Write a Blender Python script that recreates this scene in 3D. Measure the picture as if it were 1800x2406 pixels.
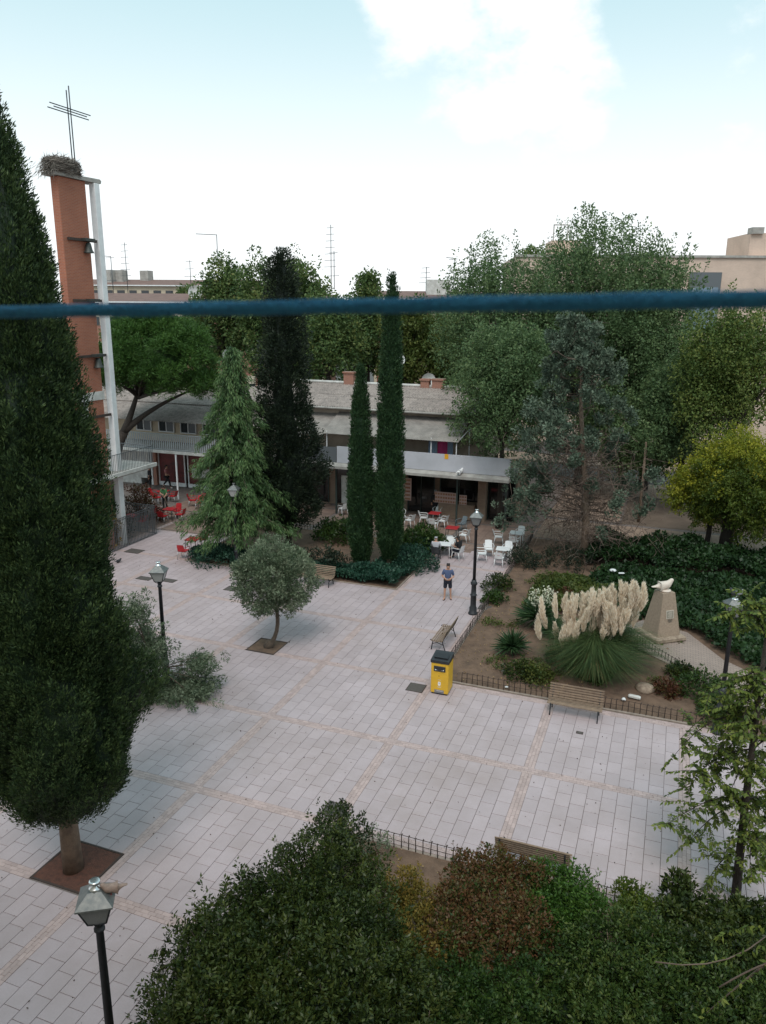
import bpy, bmesh, math, random
import numpy as np
from mathutils import Vector, Matrix

for o in list(bpy.data.objects):
    bpy.data.objects.remove(o)
random.seed(7)
rng = np.random.default_rng(7)
S = bpy.context.scene
COL = S.collection
PI = math.pi

# ---------------------------------------------------------------- camera
# frame: x along the paving bands, y across them (both in metres), z up.
FPX, CX, CY, HCAM = 1813.4, 900.0, 1203.0, 13.09
PITCH, ROLL, YAW = math.radians(14.763), math.radians(.441), math.radians(20.606)
CAM = np.array([11.596, -20.247, HCAM])
_cy, _sy = math.cos(YAW), math.sin(YAW)
def _w(a):            # camera-heading frame -> world
    return np.array([a[0]*_cy - a[1]*_sy, a[0]*_sy + a[1]*_cy, a[2]])
_fw = _w((0, math.cos(PITCH), -math.sin(PITCH)))
_r0 = _w((1, 0, 0)); _d0 = _w((0, -math.sin(PITCH), -math.cos(PITCH)))
_n = (-math.sin(ROLL), math.cos(ROLL))
_ex = _n[1]*_r0 + _n[0]*_d0
_ey = -_n[0]*_r0 + _n[1]*_d0
def ray(x, y):
    return _fw*FPX + _ex*(x-CX) + _ey*(y-CY)
def G(x, y, z=0.0):                     # photo pixel -> point at height z
    r = ray(x, y); return CAM + r*((z-HCAM)/r[2])
def PV(x, y, v):                        # photo pixel -> point on the wall plane y=v
    r = ray(x, y); return CAM + r*((v-CAM[1])/r[1])
def PU(x, y, u):
    r = ray(x, y); return CAM + r*((u-CAM[0])/r[0])
def AT(px, D, py=730):                  # ground point at horizontal distance D in the direction of a pixel
    r = ray(px, py); k = D/math.hypot(r[0], r[1]); return np.array([CAM[0]+r[0]*k, CAM[1]+r[1]*k, 0.])
def HG(b, px, py):                      # height of a pixel above ground point b
    r = ray(px, py); return HCAM + r[2]*math.hypot(b[0]-CAM[0], b[1]-CAM[1])/math.hypot(r[0], r[1])
def proj(p):
    d = np.asarray(p)-CAM; k = FPX/(d@_fw); return CX+k*(d@_ex), CY+k*(d@_ey)
def lateral(b):
    d = np.asarray(b)[:2]-CAM[:2]; d = d/np.linalg.norm(d); return np.array([d[1], -d[0], 0.])

cam = bpy.data.cameras.new('camera'); camo = bpy.data.objects.new('camera', cam); COL.objects.link(camo)
cam.sensor_fit = 'VERTICAL'; cam.sensor_height = 24.0; cam.lens = FPX/2406*24
cam.clip_start = .05; cam.clip_end = 3000
camo.matrix_world = Matrix([[_ex[0], -_ey[0], -_fw[0], CAM[0]], [_ex[1], -_ey[1], -_fw[1], CAM[1]], [_ex[2], -_ey[2], -_fw[2], CAM[2]], [0, 0, 0, 1]])
cam.dof.use_dof = True; cam.dof.focus_distance = 30; cam.dof.aperture_fstop = 8.0
S.camera = camo

# ---------------------------------------------------------------- sky, sun, exposure
SUN_AZ, SUN_EL = math.radians(166), math.radians(56)     # azimuth measured from +y clockwise
world = bpy.data.worlds.new('World'); S.world = world; world.use_nodes = True
nt = world.node_tree; nt.nodes.clear()
def N(t, **k):
    n = nt.nodes.new(t)
    for a, b in k.items(): setattr(n, a, b)
    return n
out = N('ShaderNodeOutputWorld'); bg = N('ShaderNodeBackground'); bg.inputs[1].default_value = 0.10
sky = N('ShaderNodeTexSky', sky_type='NISHITA'); sky.sun_disc = False
sky.sun_elevation = SUN_EL; sky.sun_rotation = SUN_AZ; sky.air_density = 1.0; sky.dust_density = 1.0; sky.ozone_density = 1.0
tc = N('ShaderNodeTexCoord')
nz = N('ShaderNodeTexNoise'); nz.inputs['Scale'].default_value = 4.6; nz.inputs['Detail'].default_value = 10; nz.inputs['Roughness'].default_value = .6
mp = N('ShaderNodeMapping'); mp.inputs['Scale'].default_value = (1, 1, 1.5); mp.inputs['Location'].default_value = (3.1, .4, 1.7)
nt.links.new(tc.outputs['Generated'], mp.inputs['Vector']); nt.links.new(mp.outputs[0], nz.inputs['Vector'])
def cloud_bump(px, py, width):
    d = ray(px, py); d = d/np.linalg.norm(d)
    dot = N('ShaderNodeVectorMath', operation='DOT_PRODUCT'); dot.inputs[1].default_value = d
    nt.links.new(tc.outputs['Generated'], dot.inputs[0])
    m = N('ShaderNodeMapRange', interpolation_type='SMOOTHSTEP')
    m.inputs['From Min'].default_value = math.cos(math.radians(width)); m.inputs['From Max'].default_value = 1.0
    nt.links.new(dot.outputs['Value'], m.inputs['Value']); return m.outputs[0]
def math_(op, a, b):
    n = N('ShaderNodeMath', operation=op)
    for i, v in enumerate((a, b)):
        if isinstance(v, (int, float)): n.inputs[i].default_value = v
        else: nt.links.new(v, n.inputs[i])
    return n.outputs[0]
b1 = cloud_bump(1190, 100, 8.2); b2 = cloud_bump(1000, 10, 5.5); b3 = cloud_bump(1300, 200, 6.5); b4 = cloud_bump(60, 150, 6)
bsum = math_('MAXIMUM', math_('MAXIMUM', b1, b2), math_('MAXIMUM', b3, math_('MULTIPLY', b4, .3)))
dens = math_('ADD', math_('SUBTRACT', math_('MULTIPLY', nz.outputs['Fac'], 1.5), .25), math_('MULTIPLY', bsum, .38))
mr = N('ShaderNodeMapRange', interpolation_type='SMOOTHSTEP'); mr.inputs['From Min'].default_value = .62; mr.inputs['From Max'].default_value = .92
nt.links.new(dens, mr.inputs['Value'])
# thin high haze whitening the sky towards the horizon
sep = N('ShaderNodeSeparateXYZ'); nt.links.new(tc.outputs['Generated'], sep.inputs[0])
hz = N('ShaderNodeMapRange', interpolation_type='SMOOTHSTEP'); hz.inputs['From Min'].default_value = .38; hz.inputs['From Max'].default_value = .05
nt.links.new(sep.outputs['Z'], hz.inputs['Value'])
veil = N('ShaderNodeMix', data_type='RGBA'); veil.inputs['Factor'].default_value = .74; veil.inputs['B'].default_value = (5.1, 7.2, 7.4, 1)   # thin high cloud over the whole sky
nt.links.new(sky.outputs[0], veil.inputs['A'])
mixh = N('ShaderNodeMix', data_type='RGBA'); mixh.inputs['B'].default_value = (8.3, 8.6, 8.7, 1)
nt.links.new(hz.outputs[0], mixh.inputs['Factor']); nt.links.new(veil.outputs['Result'], mixh.inputs['A'])
mixc = N('ShaderNodeMix', data_type='RGBA'); mixc.inputs['B'].default_value = (8.6, 8.7, 8.8, 1)
nt.links.new(mr.outputs[0], mixc.inputs['Factor']); nt.links.new(mixh.outputs['Result'], mixc.inputs['A'])
nt.links.new(mixc.outputs['Result'], bg.inputs[0]); nt.links.new(bg.outputs[0], out.inputs[0])

sl = bpy.data.lights.new('sun', 'SUN'); sl.energy = 1.5; sl.angle = math.radians(28); sl.color = (1, .945, .90)
so = bpy.data.objects.new('sun', sl); COL.objects.link(so)
_sd = Vector((math.sin(SUN_AZ)*math.cos(SUN_EL), math.cos(SUN_AZ)*math.cos(SUN_EL), math.sin(SUN_EL)))
so.rotation_euler = _sd.to_track_quat('Z', 'Y').to_euler(); so.location = (0, 0, 60)
S.view_settings.view_transform = 'Standard'; S.view_settings.look = 'None'; S.view_settings.exposure = 0.45; S.view_settings.gamma = 1.0
S.view_settings.use_curve_mapping = False
S.render.resolution_x, S.render.resolution_y = 766, 1024
S.render.engine = 'CYCLES'

# ---------------------------------------------------------------- object helpers
def tag(o, label=None, cat=None, group=None, kind=None):
    if label: o['label'] = label
    if cat: o['category'] = cat
    if group: o['group'] = group
    if kind: o['kind'] = kind
    return o
def link(name, me, mat=None, parent=None, loc=None, rz=0.0):
    o = bpy.data.objects.new(name, me); COL.objects.link(o)
    if mat is not None and len(me.materials) == 0: me.materials.append(mat)
    if parent is not None: o.parent = parent
    if loc is not None: o.location = Vector([float(a) for a in loc])
    if rz: o.rotation_euler = (0, 0, rz)
    return o
def empty(name, loc, rz=0.0, label=None, cat=None, group=None):
    o = bpy.data.objects.new(name, None); COL.objects.link(o); o.location = Vector([float(a) for a in loc]); o.rotation_euler = (0, 0, rz)
    o.empty_display_size = .2
    return tag(o, label, cat, group)
def copy_tree(o, parent=None):
    c = o.copy(); COL.objects.link(c); c.parent = parent
    for ch in list(o.children): copy_tree(ch, c)
    return c

class MB:
    """collects shapes of ONE mesh"""
    def __init__(s): s.v = []; s.f = []; s.sm = []; s.mi = []
    def add(s, v, f, smooth=False, mi=0):
        k = len(s.v); s.v += [tuple(float(a) for a in p) for p in v]
        s.f += [tuple(i+k for i in q) for q in f]; s.sm += [smooth]*len(f); s.mi += [mi]*len(f); return s
    def box(s, c, d, rz=0.0, bev=0.0, mi=0):
        x, y, z = d[0]/2, d[1]/2, d[2]/2
        if bev > 0:
            b = min(bev, x*.9, y*.9, z*.9); L = []
            for (h, i) in ((-z, b), (-z+b, 0), (z-b, 0), (z, b)):
                X, Y = x-i, y-i; bb = b
                L.append([(X-bb, -Y, h), (X, -Y+bb, h), (X, Y-bb, h), (X-bb, Y, h), (-X+bb, Y, h), (-X, Y-bb, h), (-X, -Y+bb, h), (-X+bb, -Y, h)])
            v = [p for l in L for p in l]; f = [tuple(range(7, -1, -1)), tuple(range(24, 32))]
            for a in range(3):
                for i in range(8): f.append((a*8+i, a*8+(i+1) % 8, a*8+8+(i+1) % 8, a*8+8+i))
        else:
            v = [(-x, -y, -z), (x, -y, -z), (x, y, -z), (-x, y, -z), (-x, -y, z), (x, -y, z), (x, y, z), (-x, y, z)]
            f = [(3, 2, 1, 0), (4, 5, 6, 7), (0, 1, 5, 4), (1, 2, 6, 5), (2, 3, 7, 6), (3, 0, 4, 7)]
        ca, sa = math.cos(rz), math.sin(rz)
        return s.add([(p[0]*ca-p[1]*sa+c[0], p[0]*sa+p[1]*ca+c[1], p[2]+c[2]) for p in v], f, False, mi)
    def tube(s, pts, r, n=8, cap=True, mi=0, smooth=True):
        P = [Vector([float(a) for a in p]) for p in pts]
        R = list(r) if hasattr(r, '__len__') else [r]*len(P)
        v = []; f = []; ref = None
        for i, p in enumerate(P):
            t = (P[min(i+1, len(P)-1)]-P[max(i-1, 0)]); t = t.normalized() if t.length > 1e-9 else Vector((0, 0, 1))
            if ref is None: ref = Vector((1, 0, 0)) if abs(t.x) < .9 else Vector((0, 1, 0))
            a = t.cross(ref).normalized(); b = t.cross(a).normalized(); ref = -b if False else ref
            for k in range(n):
                an = 2*PI*k/n; v.append(p+a*(math.cos(an)*R[i])+b*(math.sin(an)*R[i]))
        for i in range(len(P)-1):
            for k in range(n): f.append((i*n+k, i*n+(k+1) % n, (i+1)*n+(k+1) % n, (i+1)*n+k))
        s.add(v, f, smooth, mi)
        if cap:
            k0 = len(s.v)-len(v)
            s.f += [tuple(k0+i for i in range(n-1, -1, -1)), tuple(k0+(len(P)-1)*n+i for i in range(n))]; s.sm += [False]*2; s.mi += [mi]*2
        return s
    def lathe(s, prof, c=(0, 0, 0), n=14, smooth=True, mi=0):
        v = []; f = []
        for (r, z) in prof:
            for k in range(n):
                a = 2*PI*k/n; v.append((c[0]+r*math.cos(a), c[1]+r*math.sin(a), c[2]+z))
        for i in range(len(prof)-1):
            for k in range(n): f.append((i*n+k, i*n+(k+1) % n, (i+1)*n+(k+1) % n, (i+1)*n+k))
        f.append(tuple(range(n-1, -1, -1))); f.append(tuple((len(prof)-1)*n+k for k in range(n)))
        return s.add(v, f, smooth, mi)
    def prism(s, poly, a, b, axis='y', mi=0):
        """polygon in the plane across axis, extruded from a to b"""
        def P(p, t):
            if axis == 'y': return (p[0], t, p[1])
            if axis == 'x': return (t, p[0], p[1])
            return (p[0], p[1], t)
        n = len(poly); v = [P(p, a) for p in poly]+[P(p, b) for p in poly]
        f = [tuple(range(n)), tuple(range(2*n-1, n-1, -1))]+[(i, n+i, n+(i+1) % n, (i+1) % n) for i in range(n)]
        return s.add(v, f, False, mi)
    def grid(s, fn, nu, nv, smooth=True, mi=0):
        v = [fn(i/nu, j/nv) for j in range(nv+1) for i in range(nu+1)]
        f = [(j*(nu+1)+i, j*(nu+1)+i+1, (j+1)*(nu+1)+i+1, (j+1)*(nu+1)+i) for j in range(nv) for i in range(nu)]
        return s.add(v, f, smooth, mi)
    def mesh(s, name, mats=None, fix=True):
        me = bpy.data.meshes.new(name); me.from_pydata(s.v, [], s.f)
        me.polygons.foreach_set('use_smooth', s.sm)
        if mats is not None:
            for m in (mats if isinstance(mats, (list, tuple)) else [mats]): me.materials.append(m)
        me.polygons.foreach_set('material_index', s.mi)
        if fix:
            bm = bmesh.new(); bm.from_mesh(me); bmesh.ops.recalc_face_normals(bm, faces=bm.faces); bm.to_mesh(me); bm.free()
        me.update(); return me
    def build(s, name, mat, parent=None, loc=None, rz=0.0, fix=True):
        return link(name, s.mesh(name, mat, fix), None, parent, loc, rz)

# ---------------------------------------------------------------- materials
def mat(name, col, rough=.7, metal=0.0, spec=.5, var=0.0, vscale=6.0, col2=None, bump=0.0, bscale=40.0, coat=0.0, objvar=0.0, tint=False, emit=None):
    m = bpy.data.materials.new(name); m.use_nodes = True; t = m.node_tree; b = t.nodes['Principled BSDF']
    b.inputs['Roughness'].default_value = rough; b.inputs['Metallic'].default_value = metal; b.inputs['Specular IOR Level'].default_value = spec
    b.inputs['Coat Weight'].default_value = coat
    c = (*col, 1); b.inputs['Base Color'].default_value = c
    last = None
    geo = t.nodes.new('ShaderNodeNewGeometry')
    if var > 0 or col2 is not None:
        nz_ = t.nodes.new('ShaderNodeTexNoise'); nz_.inputs['Scale'].default_value = vscale; nz_.inputs['Detail'].default_value = 7; nz_.inputs['Roughness'].default_value = .65
        t.links.new(geo.outputs['Position'], nz_.inputs['Vector'])
        mx = t.nodes.new('ShaderNodeMix'); mx.data_type = 'RGBA'
        c2 = (*col2, 1) if col2 is not None else tuple(a*(1-var) for a in col)+(1,)
        mx.inputs['A'].default_value = c; mx.inputs['B'].default_value = c2
        mr_ = t.nodes.new('ShaderNodeMapRange'); mr_.inputs['From Min'].default_value = .38; mr_.inputs['From Max'].default_value = .66
        t.links.new(nz_.outputs['Fac'], mr_.inputs['Value']); t.links.new(mr_.outputs[0], mx.inputs['Factor'])
        last = mx.outputs['Result']
    if objvar > 0:
        oi = t.nodes.new('ShaderNodeObjectInfo'); at = t.nodes.new('ShaderNodeAttribute'); at.attribute_name = 'tint'
        ad = t.nodes.new('ShaderNodeMath'); ad.operation = 'ADD'; t.links.new(oi.outputs['Random'], ad.inputs[0]); t.links.new(at.outputs['Fac'], ad.inputs[1])
        fr = t.nodes.new('ShaderNodeMath'); fr.operation = 'FRACT'; t.links.new(ad.outputs[0], fr.inputs[0])
        mr2 = t.nodes.new('ShaderNodeMapRange'); mr2.inputs['To Min'].default_value = 1-objvar; mr2.inputs['To Max'].default_value = 1+objvar; t.links.new(fr.outputs[0], mr2.inputs['Value'])
        hs = t.nodes.new('ShaderNodeHueSaturation'); t.links.new(mr2.outputs[0], hs.inputs['Value'])
        if last is not None: t.links.new(last, hs.inputs['Color'])
        else: hs.inputs['Color'].default_value = c
        last = hs.outputs[0]
    if last is not None: t.links.new(last, b.inputs['Base Color'])
    if bump > 0:
        nb = t.nodes.new('ShaderNodeTexNoise'); nb.inputs['Scale'].default_value = bscale; nb.inputs['Detail'].default_value = 5
        t.links.new(geo.outputs['Position'], nb.inputs['Vector'])
        bp = t.nodes.new('ShaderNodeBump'); bp.inputs['Strength'].default_value = bump; bp.inputs['Distance'].default_value = .02
        t.links.new(nb.outputs['Fac'], bp.inputs['Height']); t.links.new(bp.outputs[0], b.inputs['Normal'])
    if emit: b.inputs['Emission Color'].default_value = (*emit[:3], 1); b.inputs['Emission Strength'].default_value = emit[3]
    return m

def stain(m, spots=True):
    t = m.node_tree; b = t.nodes['Principled BSDF']; src = b.inputs['Base Color'].links[0].from_socket
    geo = t.nodes.new('ShaderNodeNewGeometry')
    n1 = t.nodes.new('ShaderNodeTexNoise'); n1.inputs['Scale'].default_value = .22; n1.inputs['Detail'].default_value = 8; n1.inputs['Roughness'].default_value = .7; t.links.new(geo.outputs['Position'], n1.inputs['Vector'])
    r1 = t.nodes.new('ShaderNodeMapRange'); r1.inputs['From Min'].default_value = .5; r1.inputs['From Max'].default_value = .75; r1.inputs['To Max'].default_value = .5; t.links.new(n1.outputs['Fac'], r1.inputs['Value'])
    mx = t.nodes.new('ShaderNodeMix'); mx.data_type = 'RGBA'; mx.inputs['B'].default_value = (.29, .215, .185, 1); t.links.new(r1.outputs[0], mx.inputs['Factor']); t.links.new(src, mx.inputs['A'])
    v = t.nodes.new('ShaderNodeTexVoronoi'); v.inputs['Scale'].default_value = 1.7; t.links.new(geo.outputs['Position'], v.inputs['Vector'])
    r2 = t.nodes.new('ShaderNodeMapRange'); r2.inputs['From Min'].default_value = .05; r2.inputs['From Max'].default_value = .035; r2.inputs['To Max'].default_value = .5; t.links.new(v.outputs['Distance'], r2.inputs['Value'])
    n3 = t.nodes.new('ShaderNodeTexNoise'); n3.inputs['Scale'].default_value = 26; n3.inputs['Detail'].default_value = 4; t.links.new(geo.outputs['Position'], n3.inputs['Vector'])
    r3 = t.nodes.new('ShaderNodeMapRange'); r3.inputs['From Min'].default_value = .35; r3.inputs['From Max'].default_value = .7; r3.inputs['To Max'].default_value = .22; t.links.new(n3.outputs['Fac'], r3.inputs['Value'])
    mg = t.nodes.new('ShaderNodeMix'); mg.data_type = 'RGBA'; mg.inputs['B'].default_value = (.3, .26, .255, 1); t.links.new(r3.outputs[0], mg.inputs['Factor']); t.links.new(mx.outputs['Result'], mg.inputs['A'])
    m2 = t.nodes.new('ShaderNodeMix'); m2.data_type = 'RGBA'; m2.inputs['B'].default_value = (.12, .10, .095, 1); t.links.new(r2.outputs[0], m2.inputs['Factor']); t.links.new(mg.outputs['Result'], m2.inputs['A'])
    t.links.new(m2.outputs['Result'], b.inputs['Base Color'])

def leaf_mat(name, cols, trans=.25, rough=.55, spec=.3):
    """leaf colour picked per leaf by the random attribute 'tint'"""
    m = bpy.data.materials.new(name); m.use_nodes = True; t = m.node_tree; b = t.nodes['Principled BSDF']
    b.inputs['Roughness'].default_value = rough; b.inputs['Specular IOR Level'].default_value = spec
    if trans > .05 and not name.startswith(('juniper', 'pampas_plume', 'cream')): cols = [(min(1, a*1.04), b_*1.0, c_*.84) for a, b_, c_ in cols]
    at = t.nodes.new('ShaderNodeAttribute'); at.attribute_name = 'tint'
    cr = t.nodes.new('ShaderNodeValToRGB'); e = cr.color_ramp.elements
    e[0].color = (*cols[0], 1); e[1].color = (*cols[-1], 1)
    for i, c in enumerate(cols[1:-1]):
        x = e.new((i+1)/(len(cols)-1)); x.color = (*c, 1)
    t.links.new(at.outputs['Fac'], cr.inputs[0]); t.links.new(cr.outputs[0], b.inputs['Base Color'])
    tr = t.nodes.new('ShaderNodeBsdfTranslucent'); t.links.new(cr.outputs[0], tr.inputs['Color'])
    mx = t.nodes.new('ShaderNodeMixShader'); mx.inputs[0].default_value = trans
    t.links.new(b.outputs[0], mx.inputs[1]); t.links.new(tr.outputs[0], mx.inputs[2]); t.links.new(mx.outputs[0], t.nodes['Material Output'].inputs[0])
    return m

def brick_mat(name, c1, c2, mortar, w=.24, h=.065, swap='auto', bump=.3, msize=.012, rough=.85):
    m = bpy.data.materials.new(name); m.use_nodes = True; t = m.node_tree; b = t.nodes['Principled BSDF']; b.inputs['Roughness'].default_value = rough
    geo = t.nodes.new('ShaderNodeNewGeometry'); sp = t.nodes.new('ShaderNodeSeparateXYZ'); t.links.new(geo.outputs['Position'], sp.inputs[0])
    ad = t.nodes.new('ShaderNodeMath'); ad.operation = 'ADD'; t.links.new(sp.outputs[0], ad.inputs[0]); t.links.new(sp.outputs[1], ad.inputs[1])
    cb = t.nodes.new('ShaderNodeCombineXYZ')
    if swap == 'flat': t.links.new(sp.outputs[0], cb.inputs[0]); t.links.new(sp.outputs[1], cb.inputs[1])
    else: t.links.new(ad.outputs[0], cb.inputs[0]); t.links.new(sp.outputs[2], cb.inputs[1])
    br = t.nodes.new('ShaderNodeTexBrick'); t.links.new(cb.outputs[0], br.inputs['Vector'])
    br.inputs['Scale'].default_value = 1; br.inputs['Brick Width'].default_value = w; br.inputs['Row Height'].default_value = h; br.inputs['Mortar Size'].default_value = msize
    br.inputs['Color1'].default_value = (*c1, 1); br.inputs['Color2'].default_value = (*c2, 1); br.inputs['Mortar'].default_value = (*mortar, 1); br.inputs['Bias'].default_value = -.1
    nz_ = t.nodes.new('ShaderNodeTexNoise'); nz_.inputs['Scale'].default_value = .7; nz_.inputs['Detail'].default_value = 6; t.links.new(geo.outputs['Position'], nz_.inputs['Vector'])
    hs = t.nodes.new('ShaderNodeHueSaturation'); mr_ = t.nodes.new('ShaderNodeMapRange'); mr_.inputs['To Min'].default_value = .75; mr_.inputs['To Max'].default_value = 1.25
    t.links.new(nz_.outputs['Fac'], mr_.inputs['Value']); t.links.new(mr_.outputs[0], hs.inputs['Value']); t.links.new(br.outputs['Color'], hs.inputs['Color'])
    t.links.new(hs.outputs[0], b.inputs['Base Color'])
    bp = t.nodes.new('ShaderNodeBump'); bp.invert = True; bp.inputs['Strength'].default_value = bump; bp.inputs['Distance'].default_value = .01
    t.links.new(br.outputs['Fac'], bp.inputs['Height']); t.links.new(bp.outputs[0], b.inputs['Normal'])
    return m

def glass_mat(name, col=(.02, .025, .03)):
    return mat(name, col, rough=.08, spec=.6)

M = {}
M['slab'] = mat('granite_slab', (.455, .37, .384), rough=.75, col2=(.39, .312, .315), vscale=.55, objvar=.055, bump=.15, bscale=90)
stain(M['slab'])
M['slab_shade_brown'] = mat('brown_tile', (.26, .18, .145), rough=.8, col2=(.19, .13, .105), vscale=1.3, objvar=.12, bump=.15, bscale=60)  # brown stands in for tree shade and reflected colour on the terrace slabs
M['walk_tile'] = mat('ochre_tile', (.31, .22, .165), rough=.85, col2=(.24, .165, .125), vscale=1.2, objvar=.1)
M['pink'] = mat('pink_paver', (.465, .345, .325), rough=.8, col2=(.405, .30, .28), vscale=2.5, objvar=.12)
stain(M['pink'])
M['joint'] = mat('joint_sand', (.20, .165, .15), rough=.95, var=.3, vscale=3)
M['soil'] = mat('garden_soil', (.17, .105, .07), rough=.98, col2=(.10, .062, .042), vscale=2.2, bump=.8, bscale=25)
M['soil_red'] = mat('red_bark_mulch', (.13, .052, .034), rough=.98, col2=(.075, .034, .025), vscale=9, bump=.9, bscale=60)
M['soil_grey'] = mat('dry_earth', (.16, .115, .085), rough=.98, col2=(.11, .078, .058), vscale=.9, bump=.4, bscale=20)
M['asphalt'] = mat('asphalt', (.10, .092, .085), rough=.95, var=.35, vscale=.6)
M['kerb'] = mat('kerb_stone', (.3, .24, .2), rough=.9, var=.3, vscale=5)
M['brickpath'] = brick_mat('path_brick', (.33, .25, .21), (.28, .21, .18), (.19, .15, .13), w=.2, h=.1, swap='flat')
M['tower'] = brick_mat('tower_brick', (.36, .115, .06), (.30, .09, .05), (.33, .2, .15), w=.25, h=.07, msize=.008)
M['brick'] = brick_mat('red_brick', (.34, .13, .08), (.28, .10, .065), (.3, .2, .16))
M['brick_tan'] = brick_mat('tan_brick', (.32, .21, .14), (.26, .16, .11), (.25, .2, .16))
M['peach'] = brick_mat('peach_brick', (.60, .43, .34), (.54, .38, .30), (.55, .45, .38))
M['white'] = mat('white_paint', (.78, .78, .78), rough=.6, var=.12, vscale=3)
M['offwhite'] = mat('weathered_white', (.62, .61, .58), rough=.8, col2=(.42, .4, .37), vscale=2.5, bump=.2)
M['concrete'] = mat('concrete', (.40, .38, .35), rough=.9, col2=(.27, .25, .23), vscale=2.2, bump=.25)
M['cream'] = mat('cream_render', (.58, .48, .36), rough=.9, var=.2, vscale=.7)
M['beige'] = mat('beige_render', (.42, .35, .28), rough=.9, var=.25, vscale=1.2)
M['roof_sheet'] = mat('fibre_cement', (.36, .30, .27), rough=.95, col2=(.20, .17, .155), vscale=3.5, objvar=.06)
M['awning'] = mat('old_corrugated_sheet', (.30, .27, .245), rough=.9, col2=(.2, .18, .165), vscale=1.6)
M['roof_red'] = mat('brown_roof', (.2, .12, .10), rough=.9, var=.25, vscale=1.5)
M['panel_grey'] = mat('grey_wall_paint', (.50, .50, .54), rough=.75, col2=(.42, .42, .45), vscale=.8)
M['dark_green_metal'] = mat('dark_green_metal', (.03, .045, .04), rough=.5)
M['iron'] = mat('dark_iron', (.035, .037, .042), rough=.5, metal=.3, var=.3, vscale=12)
M['iron_rust'] = mat('rusty_wire', (.06, .04, .032), rough=.8, var=.4, vscale=20)
M['galv'] = mat('grey_rail_paint', (.13, .14, .15), rough=.55, metal=.3)
M['rail_grey'] = mat('pale_grey_metal', (.34, .36, .37), rough=.6, var=.2, vscale=8)
M['steel'] = mat('bright_metal', (.7, .7, .7), rough=.25, metal=.9)
M['lamp_roof'] = mat('lantern_sheet', (.12, .13, .13), rough=.45, metal=.4, col2=(.2, .2, .19), vscale=10)
M['lamp_glass'] = mat('frosted_panel', (.2, .2, .2), rough=.35, var=.15, vscale=30)
M['lamp_glass2'] = mat('pale_panel', (.36, .35, .34), rough=.35)
M['wood'] = mat('bench_wood', (.25, .175, .12), rough=.8, col2=(.17, .115, .08), vscale=7, objvar=.12)
M['bark'] = mat('brown_bark', (.13, .095, .07), rough=.95, col2=(.08, .058, .045), vscale=9, bump=.9, bscale=30)
M['bark_pale'] = mat('pale_bark', (.24, .17, .12), rough=.95, col2=(.15, .105, .078), vscale=6, bump=.9, bscale=22)
M['bark_dark'] = mat('dark_bark', (.055, .042, .034), rough=.95, var=.4, vscale=9, bump=.9)
M['bark_grey'] = mat('dead_twig', (.19, .135, .105), rough=.95, col2=(.075, .052, .042), vscale=1.6)
M['twig'] = mat('thin_twig', (.19, .14, .10), rough=.9, var=.3)
M['yellow'] = mat('yellow_paint', (.68, .40, .03), rough=.45, var=.08, vscale=5)
M['black'] = mat('black_plastic', (.025, .026, .03), rough=.45, var=.2)
M['grey_panel'] = mat('grey_plate', (.25, .25, .26), rough=.4, metal=.4)
M['cover'] = mat('cast_cover', (.10, .085, .078), rough=.75, col2=(.075, .062, .055), vscale=20, bump=.6, bscale=60)
M['chair_white'] = mat('white_plastic', (.72, .72, .72), rough=.45)
M['chair_grey'] = mat('charcoal_plastic', (.05, .053, .058), rough=.5)
M['chair_blue'] = mat('grey_blue_plastic', (.14, .17, .19), rough=.5)
M['red'] = mat('red_plastic', (.48, .018, .025), rough=.45, var=.15)
M['redtop'] = mat('red_table_top', (.42, .03, .035), rough=.4, var=.15)
M['alu'] = mat('aluminium_tube', (.45, .45, .46), rough=.4, metal=.6)
M['stone'] = mat('pedestal_stone', (.33, .25, .185), rough=.9, col2=(.25, .185, .135), vscale=14, bump=.35, bscale=60)
M['stone_rough'] = mat('rough_plinth_stone', (.36, .28, .21), rough=.95, col2=(.22, .16, .12), vscale=6, bump=1.0, bscale=12)
M['marble'] = mat('pale_marble', (.66, .56, .48), rough=.6, var=.12, vscale=5)
M['plaque'] = mat('plaque_metal', (.28, .25, .20), rough=.6, var=.35, vscale=35)
M['plaque_frame'] = mat('plaque_frame', (.5, .44, .37), rough=.6)
M['letters'] = mat('engraved_letters', (.09, .075, .06), rough=.8)
M['bell'] = mat('bell_bronze', (.06, .065, .06), rough=.55, metal=.5)
M['cross'] = mat('cross_steel', (.03, .033, .04), rough=.6)
M['sticks'] = leaf_mat('nest_sticks', [(.10, .085, .075), (.17, .145, .125), (.25, .22, .19)], trans=.0, rough=.95)
M['skin'] = mat('skin', (.46, .25, .17), rough=.6)
M['hair'] = mat('dark_hair', (.02, .014, .011), rough=.6)
M['shirt_blue'] = mat('blue_shirt', (.075, .105, .20), rough=.85, var=.2, vscale=12)
M['navy'] = mat('navy_cotton', (.014, .016, .028), rough=.9)
M['black_cloth'] = mat('black_cloth', (.013, .013, .015), rough=.9)
M['green_cloth'] = mat('green_vest', (.05, .16, .06), rough=.85)
M['pale_cloth'] = mat('pale_grey_cloth', (.42, .42, .45), rough=.85)
M['pink_cloth'] = mat('pink_cloth', (.42, .17, .17), rough=.85)
M['white_shoe'] = mat('white_shoe', (.65, .65, .65), rough=.6)
M['glass'] = glass_mat('window_glass')
M['glass_dark'] = glass_mat('shop_glass', (.012, .012, .013))
M['shop_red'] = mat('red_shop_interior', (.16, .02, .02), rough=.6, col2=(.05, .01, .01), vscale=2.2)
M['poster'] = mat('menu_board', (.55, .40, .36), rough=.5)
M['poster_pic'] = mat('menu_pictures', (.30, .09, .06), rough=.5, col2=(.42, .25, .12), vscale=9)
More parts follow.
